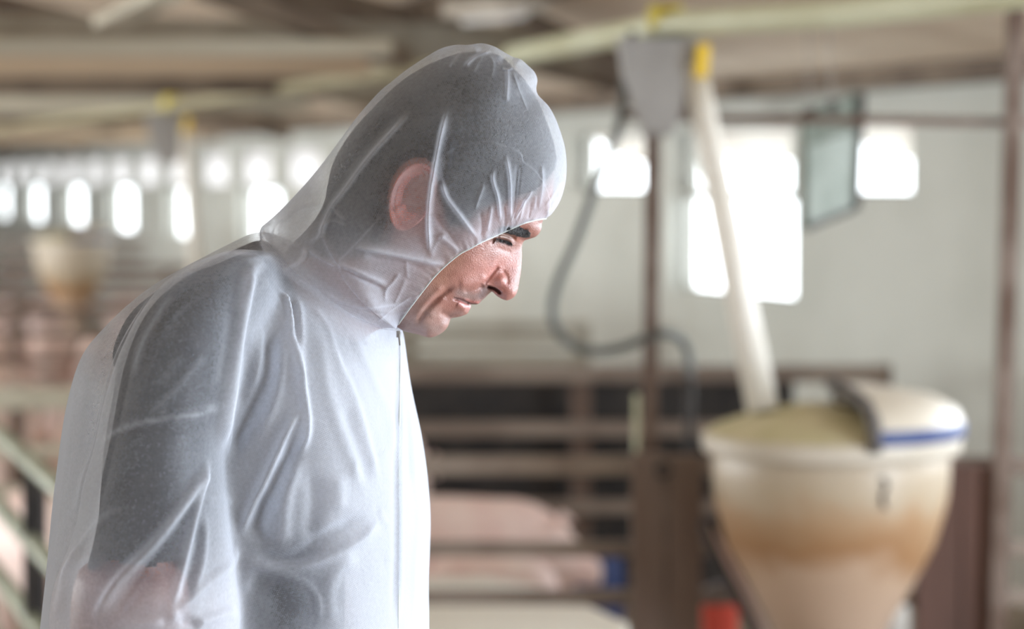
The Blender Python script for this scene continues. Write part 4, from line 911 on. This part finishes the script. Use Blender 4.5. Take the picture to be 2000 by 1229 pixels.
fcs = np.empty(len(cover.data.polygons) * 4, np.int32)
pl_ = [tuple(p.vertices) for p in cover.data.polygons if all(keep_v[i] for i in p.vertices)]
us = sorted({i for p in pl_ for i in p}); mp2 = {i: k for k, i in enumerate(us)}
shirt = np_mesh('shirt', SV[us], [tuple(mp2[i] for i in p) for p in pl_], M['shirt'], man)
V = get_co(cover.data); Nn = get_no(cover.data); P2c = proj(V)
view = np.array([0, 0, CAMZ]) - V; view /= np.linalg.norm(view, axis=1)[:, None]; fc = sstep((view * Nn).sum(1), -.05, .35)
disp = strokes(P2c, BODYST) * fc * 1.15
disp = mesh_smooth(cover.data, disp, 1)
cover_ridge = np.clip(disp / .007, 0, 1)
for pts_, w_, v_ in (([(530, 505), (500, 525), (482, 548), (470, 610), (456, 690), (440, 770), (428, 850)], 11, 1.0), ([(200, 868), (240, 840), (300, 822), (370, 812), (445, 795)], 3.6, .9), ([(300, 806), (380, 800), (440, 786)], 2.6, .5),
                     ([(330, 556), (264, 642), (228, 720), (205, 800), (190, 860), (165, 960), (148, 1030)], 5, .7), ([(412, 900), (361, 974), (298, 1064), (236, 1134), (180, 1222)], 7, .8), ([(410, 890), (372, 1017), (347, 1118), (330, 1195)], 6, .8),
                     ([(590, 580), (586, 671), (589, 754), (600, 810), (594, 866)], 4, .7), ([(510, 500), (470, 500), (430, 496)], 6, .6), ([(345, 575), (290, 660), (262, 740)], 4, .4), ([(400, 690), (340, 760), (290, 815)], 4, .4), ([(462, 1094), (510, 1099), (567, 1103), (626, 1092), (700, 1056)], 9, .7)):
    dd_, _, tt_ = dist_poly(P2c, curve2(pts_, 6)); cover_ridge = np.maximum(cover_ridge, v_ * np.exp(-(dd_ / w_) ** 2) * sstep(np.minimum(tt_, 1 - tt_), 0, .15) * fc)
fade = sstep(P2c[:, 1], 600, 800)
disp += .0011 * vnoise(V * np.array([1, 1, .45]), 5, 40, 40, 110) * (.35 + .65 * sstep(700 - P2c[:, 0], 0, 300)) + .0012 * np.abs(vnoise(V * np.array([1, 1, .6]), 9, 30, 20, 50)) 
set_co(cover.data, V + Nn * disp[:, None])

# hood
OPEN = [(1066, 427), (1055, 428), (1042, 430), (1022, 435), (1001, 444), (981, 453), (959, 463), (940, 471), (920, 482), (901, 492), (875, 513), (852, 536), (831, 562), (805, 596), (792, 614), (779, 632)]
SIL = [(1066, 427), (1078, 417), (1094, 392), (1104, 358), (1106.5, 325), (1104, 292), (1097, 265), (1085, 232), (1071, 207), (1052, 187), (1047.5, 173), (1049.5, 156), (1044, 141), (1031, 128), (1017, 116), (1003, 112), (986, 103), (965, 91), (941, 85), (915, 88), (890, 88), (862, 95),
       (835, 110), (810, 126), (790, 140), (765, 160), (740, 181), (700, 226), (660, 280), (620, 332), (580, 378), (540, 418), (513, 441)]
COLL = [(513, 441), (512, 455), (522, 480), (545, 507), (580, 535), (640, 574), (700, 610), (750, 632), (779, 640)]
sil_c = curve2(SIL, 3); col_c = curve2(COLL, 3); op_c = curve2(OPEN, 1)
def resamp(q, n):
    L_ = np.r_[0, np.cumsum(np.hypot(*(q[1:] - q[:-1]).T))]; u = np.linspace(0, L_[-1], n); return np.stack([np.interp(u, L_, q[:, 0]), np.interp(u, L_, q[:, 1])], 1)
nS1, nS2, nT = 520, 180, 170
Cc = np.vstack([resamp(sil_c, nS1), resamp(col_c, nS2)[1:]]); nS = len(Cc); Oc = resamp(op_c, nS)
tT = 1 - (1 - np.linspace(0, 1, nT)) ** 1.5
HPp = (Oc[None] * (1 - tT)[:, None, None] + Cc[None] * tT[:, None, None]).reshape(-1, 2)
hoodB = tps([(894, 300, 86), (1030, 300, 76), (1060, 400, 60), (820, 200, 84), (740, 300, 84), (640, 400, 62), (570, 430, 48), (600, 480, 66), (700, 450, 82), (800, 450, 84), (640, 540, 80), (740, 590, 74), (880, 480, 78), (960, 430, 70), (780, 620, 50), (950, 150, 76)])
dS, _, _ = dist_poly(HPp, sil_c); dS /= PXM; dSs = soft_dist(HPp, sil_c, sil_c) / PXM; Bh = hoodB(HPp) * .001
wg = np.where(dSs < Bh, np.sqrt(np.maximum(2 * Bh * dSs - dSs * dSs, 0)), Bh)
wh = np.zeros(len(HPp)); inh = inside(HPp, CONT); wh[inh] = head_w(HPp[inh], False)
tg = np.repeat(tT, nS); sidx = np.tile(np.arange(nS), nT)
w = wh + .0025 + sstep(tg, 0, .42) * np.maximum(wg - wh, .001)
w = np.where(inh, np.maximum(w, wh + .0025), w)
sm = np.minimum(1, dS / .012); w = np.where(tg > .999, 0, w)
w = np.minimum(w, wg + .001 + (1 - sstep(tg, 0, .5)) * .5)
eu = ((HPp - np.array([812., 384.])) @ np.array([.38, -.92])) / 78; ef = ((HPp - np.array([812., 384.])) @ np.array([.92, .38])) / 50
w = np.maximum(w, np.where(inh, wh, 0) + .0165 * sstep(1.25 - np.hypot(eu, ef), 0, .7) * (1 + .25 * np.clip(-ef, -1, 1)))
# neck seam follows the collar ring of the coverall
uB, uF = np.array([513, 446.0]), np.array([779, 637.0]); ax = (uF - uB); la = np.hypot(*ax); ax /= la
q = ((HPp - (uB + uF) / 2) @ ax) / (la / 2); wseam = .080 * np.sqrt(np.clip(1 - np.abs(q) ** 2.3, 0, 1)) + .003
isc = sidx >= nS1 - 1; kk = sstep(tg, .45, 1.0) * isc * sstep(sidx, nS1 - 2, nS1 + 30)
w = w * (1 - kk) + wseam * kk
w[(sidx < nS1) & (tg > .999)] = 0
HOODST = [
    ([(880, 210), (866, 270), (856, 322), (848, 375), (843, 428), (846, 505)], 5.5, 5.0, 'l'), ([(884, 260), (874, 330), (866, 370)], 10, -2.5, 'g'), ([(866, 342), (876, 382), (903, 420), (936, 466)], 6, 3.6, 'r'), ([(850, 410), (870, 440), (900, 470)], 7, -2.4, 'g'), ([(846, 500), (858, 470), (880, 450)], 4, 1.6, 's'),
    ([(861, 455), (885, 475), (903, 490)], 5, 2, 'g'),
    ([(966, 330), (964, 352), (974, 388), (978, 434)], 3.6, 3.0, 'g'), ([(988, 301), (997, 354), (998, 434)], 3.2, 3.0, 'l'), ([(1012, 318), (1008, 370), (1003, 420)], 4.5, -3.0, 'g'), ([(1040, 370), (1020, 402), (1004, 430)], 3, 2.4, 'g'), ([(1056, 320), (1058, 360), (1051, 410)], 3, 2.4, 'r'),
    ([(1101, 352), (1082, 378), (1064, 405)], 3.5, 2.2, 'g'), ([(1092, 385), (1078, 402), (1066, 418)], 3.5, 1.8, 'g'), ([(948, 358), (938, 385), (930, 408)], 3, 1.8, 's'), ([(962, 400), (958, 425), (953, 450)], 3.4, 2.2, 'g'), ([(940, 410), (944, 440), (940, 462)], 4, -2.0, 'g'), ([(985, 395), (988, 420), (986, 440)], 3, -2, 'g'),
    ([(1025, 385), (1020, 410), (1014, 430)], 2.6, 1.8, 'g'), ([(1036, 392), (1034, 412), (1030, 428)], 2.6, -1.6, 'g'), ([(1046, 380), (1042, 410)], 2.6, 1.6, 'g'), ([(1010, 400), (996, 436)], 2.2, 1.2, 's'),
    ([(700, 476), (763, 489), (848, 508), (880, 513)], 7, 4.0, 'l'), ([(720, 492), (780, 503), (840, 517)], 7, -2.6, 'g'),
    ([(812, 215), (798, 232), (725, 312), (680, 372), (655, 404), (640, 440), (636, 458), (608, 480)], 6, 5.0, 'g'), ([(790, 215), (720, 290), (668, 360), (632, 420), (600, 455)], 15, -4.5, 'g'),
    ([(608, 478), (606, 498), (592, 512), (570, 522)], 4.5, 4.0, 'g'), ([(640, 455), (660, 490), (680, 520)], 3.5, 2.0, 's'), ([(612, 482), (640, 500), (675, 516)], 3.2, 2.2, 's'), ([(678, 516), (720, 538), (762, 560)], 4.5, -2.6, 'g'), ([(672, 508), (718, 528), (766, 550)], 5, 2.0, 'g'),
    ([(790, 524), (775, 545), (762, 560), (760, 586)], 3.5, 2.0, 's'), ([(800, 535), (790, 560), (775, 590)], 3.5, 1.5, 's'), ([(800, 500), (802, 540)], 3, 1.2, 's'), ([(640, 560), (700, 590), (770, 590), (800, 580)], 4, 1.8, 'g'), ([(670, 585), (730, 600), (775, 610)], 4, -1.6, 'g'), ([(740, 625), (770, 600), (810, 572)], 3.5, 1.5, 's'),
    ([(600, 530), (620, 545), (640, 570)], 5, -2, 'g'), ([(575, 522), (590, 540), (600, 552)], 3, 1.6, 's'), ([(560, 420), (600, 405), (650, 400)], 6, 1.2, 'g'), ([(540, 470), (545, 440), (575, 415)], 4, 1.4, 'g'), ([(530, 430), (518, 450), (525, 480), (540, 500)], 3.5, 1.8, 'g'), ([(560, 470), (600, 478)], 4, 1.0, 'g'),
    ([(655, 402), (675, 420), (690, 432)], 3, 1.5, 's'), ([(637, 441), (660, 430), (690, 440)], 3, 1.2, 's'),
    ([(908, 138), (925, 120), (942, 109), (962, 105)], 4, 3.0, 'r'), ([(991.5, 137), (992, 165), (990, 205)], 4, 2.2, 'l'), ([(1000, 140), (1012, 175), (1030, 220)], 3, 1.6, 's'), ([(902, 104), (893, 120), (882, 138)], 3, 1.8, 's'), ([(985, 120)], 8, -5.5, 'g'), ([(930, 101)], 8, -5, 'g'), ([(842, 110)], 6, -3, 'g'), ([(1008, 122)], 7, 3, 'g'),
    ([(980, 137), (992, 141), (1002, 135)], 2.5, 2.0, 'g'), ([(955, 108), (965, 130), (960, 160)], 4, 1.2, 's'), ([(1040, 175), (1010, 155)], 3.5, 1.0, 's'), ([(945, 112), (935, 130), (925, 150)], 3, 1, 's'),
]
disp = strokes(HPp, HOODST) * 1.2
hood_ridge = np.clip(disp / .0045, 0, 1) * (sstep(tg, 0, .05)); hood_ridge = np.r_[hood_ridge, hood_ridge]
# gathered edge: fine pleats fading away from the elastic
so = np.r_[0, np.cumsum(np.hypot(*(Oc[1:] - Oc[:-1]).T))]; su = np.tile(so, nT); dO = np.hypot(*(HPp - np.tile(Oc, (nT, 1))).T)
pl = np.sin(su / 2.1 + 1.6 * np.sin(su / 13.)) * .5 + np.sin(su / 4.3 + 2 * np.sin(su / 21.)) * .8
disp += .0011 * pl * np.exp(-dO / 14) * sstep(dO, 0, 3) * (1 - kk)
P3 = np.stack([HPp[:, 0] / PXM, np.zeros(len(HPp)), HPp[:, 1] / PXM], 1)
disp += .0008 * vnoise(P3, 21, 40, 60, 200) + .0010 * np.abs(vnoise(P3, 22, 30, 25, 70))
disp *= np.clip(dS / .010, 0, 1) * (1 - kk)
w2 = np.where(w > 0, np.maximum(w + disp, np.where(inh, wh + .0018, .0005)), 0)
q4 = (np.arange(nT - 1)[:, None] * nS + np.arange(nS - 1)[None]).reshape(-1); q4 = np.stack([q4, q4 + 1, q4 + 1 + nS, q4 + nS], 1)
nHd = len(HPp); mp_ = np.arange(nHd) + nHd; zero = np.where(w2 == 0)[0]; mp_[zero] = zero
hood_V = np.vstack([sag(HPp, w2), sag(HPp, -w2)])
hood = np_mesh('hood', hood_V, np.vstack([q4, mp_[q4[:, ::-1]]]), M['cloth'], cover)
# cloth opacity grows with its gap to the body, imitating scattered light
from mathutils.bvhtree import BVHTree
# keep the skin under the shirt
sb = BVHTree.FromPolygons([tuple(v) for v in get_co(shirt.data)], [tuple(p.vertices) for p in shirt.data.polygons])
i0_ = 2 * nH + 2 * 480; pb_ = proj(BV)
for i in range(i0_, len(BV)):
    if pb_[i, 1] > 1098: continue
    lo_, no_, _, ds_ = sb.find_nearest(Vector(BV[i]), .09)
    if lo_ is not None and (Vector(BV[i]) - lo_).dot(no_) > -.008: BV[i] = np.array(lo_ - no_ * .008)
set_co(body.data, BV)
inner = BVHTree.FromPolygons([tuple(v) for v in np.vstack([BV, get_co(shirt.data)])], [tuple(f) for f in body_F] + [tuple(i + len(BV) for i in p.vertices) for p in shirt.data.polygons])
def gap_opacity(o, lo, hi, g0, g1, ridge=None, extra=0, sm=0):
    v = get_co(o.data); g = np.array([inner.find_nearest(Vector(p), .2)[3] or .2 for p in v.tolist()])
    g = mesh_smooth(o.data, g, sm); d = lo + (hi - lo) * sstep(g, g0, g1); d = d if ridge is None else d + (.95 - d) * .48 * ridge; d = np.minimum(d + extra * (1 - sstep(g, g0, g1)), .95); a = o.data.attributes.new('web_density', 'FLOAT', 'POINT'); a.data.foreach_set('value', d.astype(np.float32)); return g
gat = .30 * sstep(650 - HPp[:, 0], 0, 60) + np.maximum(.26 * np.exp(-dO / 55), .24 * sstep(HPp[:, 1] + .25 * (HPp[:, 0] - 700), 430, 520)); gat = np.r_[gat, gat]  # nape made more opaque against the bright window behind; gathers too
gap_opacity(hood, .25, .74, .009, .050, hood_ridge, gat); gap_opacity(cover, .22, .88, .011, .050, cover_ridge, 0, 60)
# elastic along the face opening
Ei = Oc[::4]; ew = np.zeros(len(Ei)); ii = inside(Ei, CONT); ew[ii] = head_w(Ei[ii], False); ew += .0028; ew[0] = 0.002
A = sag(Ei, ew); B = sag(Ei, -ew); lp_ = list(A[::-1]) + list(B[1:])
rr = [.0008 + .00004 * math.sin(i * 2.4) for i in range(len(lp_))]
el_ = MB().tube(lp_, rr, 8).build('elastic_edge', M['edge'], None, True); put(el_, cover)
# stitched neck seam between hood and body
cs = Cc[nS1 - 1::3]; qs = ((cs - (uB + uF) / 2) @ ax) / (la / 2); wz = .080 * np.sqrt(np.clip(1 - np.abs(qs) ** 2.3, 0, 1)) + .0042
for sg in (1, -1):
    put(MB().tube([tuple(p) for p in sag(cs + np.array([-.6, 1.5]), wz * sg)], .0011, 6).build('neck_seam', M['cloth'], None, True), cover)
# trousers of the coverall and boots (below the frame)
pc = []
for sg in (1, -1):
    hx = hipc.x
    pc.append(tube_np([(hx, Y0 - sg * .085, hipc.z + .13), (hx + .01, Y0 - sg * .095, .80), (hx + .03, Y0 - sg * .095, .48), (hx + .01, Y0 - sg * .095, .28), (hx, Y0 - sg * .095, .17)], [.135, .12, .10, .095, .098], 28))
tr_ = remeshed('trousers', pc, .008, 6, M['cloth'], cover); gap_opacity(tr_, .5, .85, .01, .05)
for sg in (1, -1):
    pb = [tube_np([(hipc.x - .02, Y0 - sg * .095, .30), (hipc.x - .025, Y0 - sg * .095, .12), (hipc.x - .025, Y0 - sg * .095, .05), (hipc.x - .02, Y0 - sg * .095, .0)], [.062, .055, .052, .050], 20),
          tube_np([(hipc.x - .07, Y0 - sg * .095, .045), (hipc.x + .03, Y0 - sg * .097, .05), (hipc.x + .12, Y0 - sg * .10, .045), (hipc.x + .19, Y0 - sg * .10, .035), (hipc.x + .21, Y0 - sg * .10, .03)], [.04, .047, .047, .036, .012], 20)]
    bo = remeshed('boot', pb, .006, 6, M['white'], man); v = get_co(bo.data); v[:, 2] -= v[:, 2].min(); set_co(bo.data, v)
# zip with puller at the throat
dg = bpy.context.evaluated_depsgraph_get(); bpy.context.view_layer.update()
def on_cover(px, py):
    o_ = Vector((0, 0, CAMZ)); d_ = (at(px, py, 2.0) - o_).normalized(); ok, loc, no, idx = cover.ray_cast(cover.matrix_world.inverted() @ o_, d_); return (cover.matrix_world @ loc) if ok else at(px, py, Y0)
zp = [on_cover(x, y) + Vector((.0, .0013, 0)) for x, y in [(781, 650), (781, 700), (780, 760), (779, 830), (778, 900), (778.5, 975), (779, 1050), (778, 1140), (777, 1228)]]
zo = MB().tube(smooth_path(zp, 6), .0011, 6).build('zip', M['edge'], None, True); put(zo, cover)
p = at(778, 640, 2.185); 
zt_ = MB().box(p + Vector((0, 0, -.006)), (.0035, .002, .006)).bar(p + Vector((.0005, -.002, -.006)), p + Vector((.0015, -.003, -.016)), .0018, .001, up=(0, 1, 0)).build('zip_puller', M['grey'], None, bevel=.0005); put(zt_, cover)
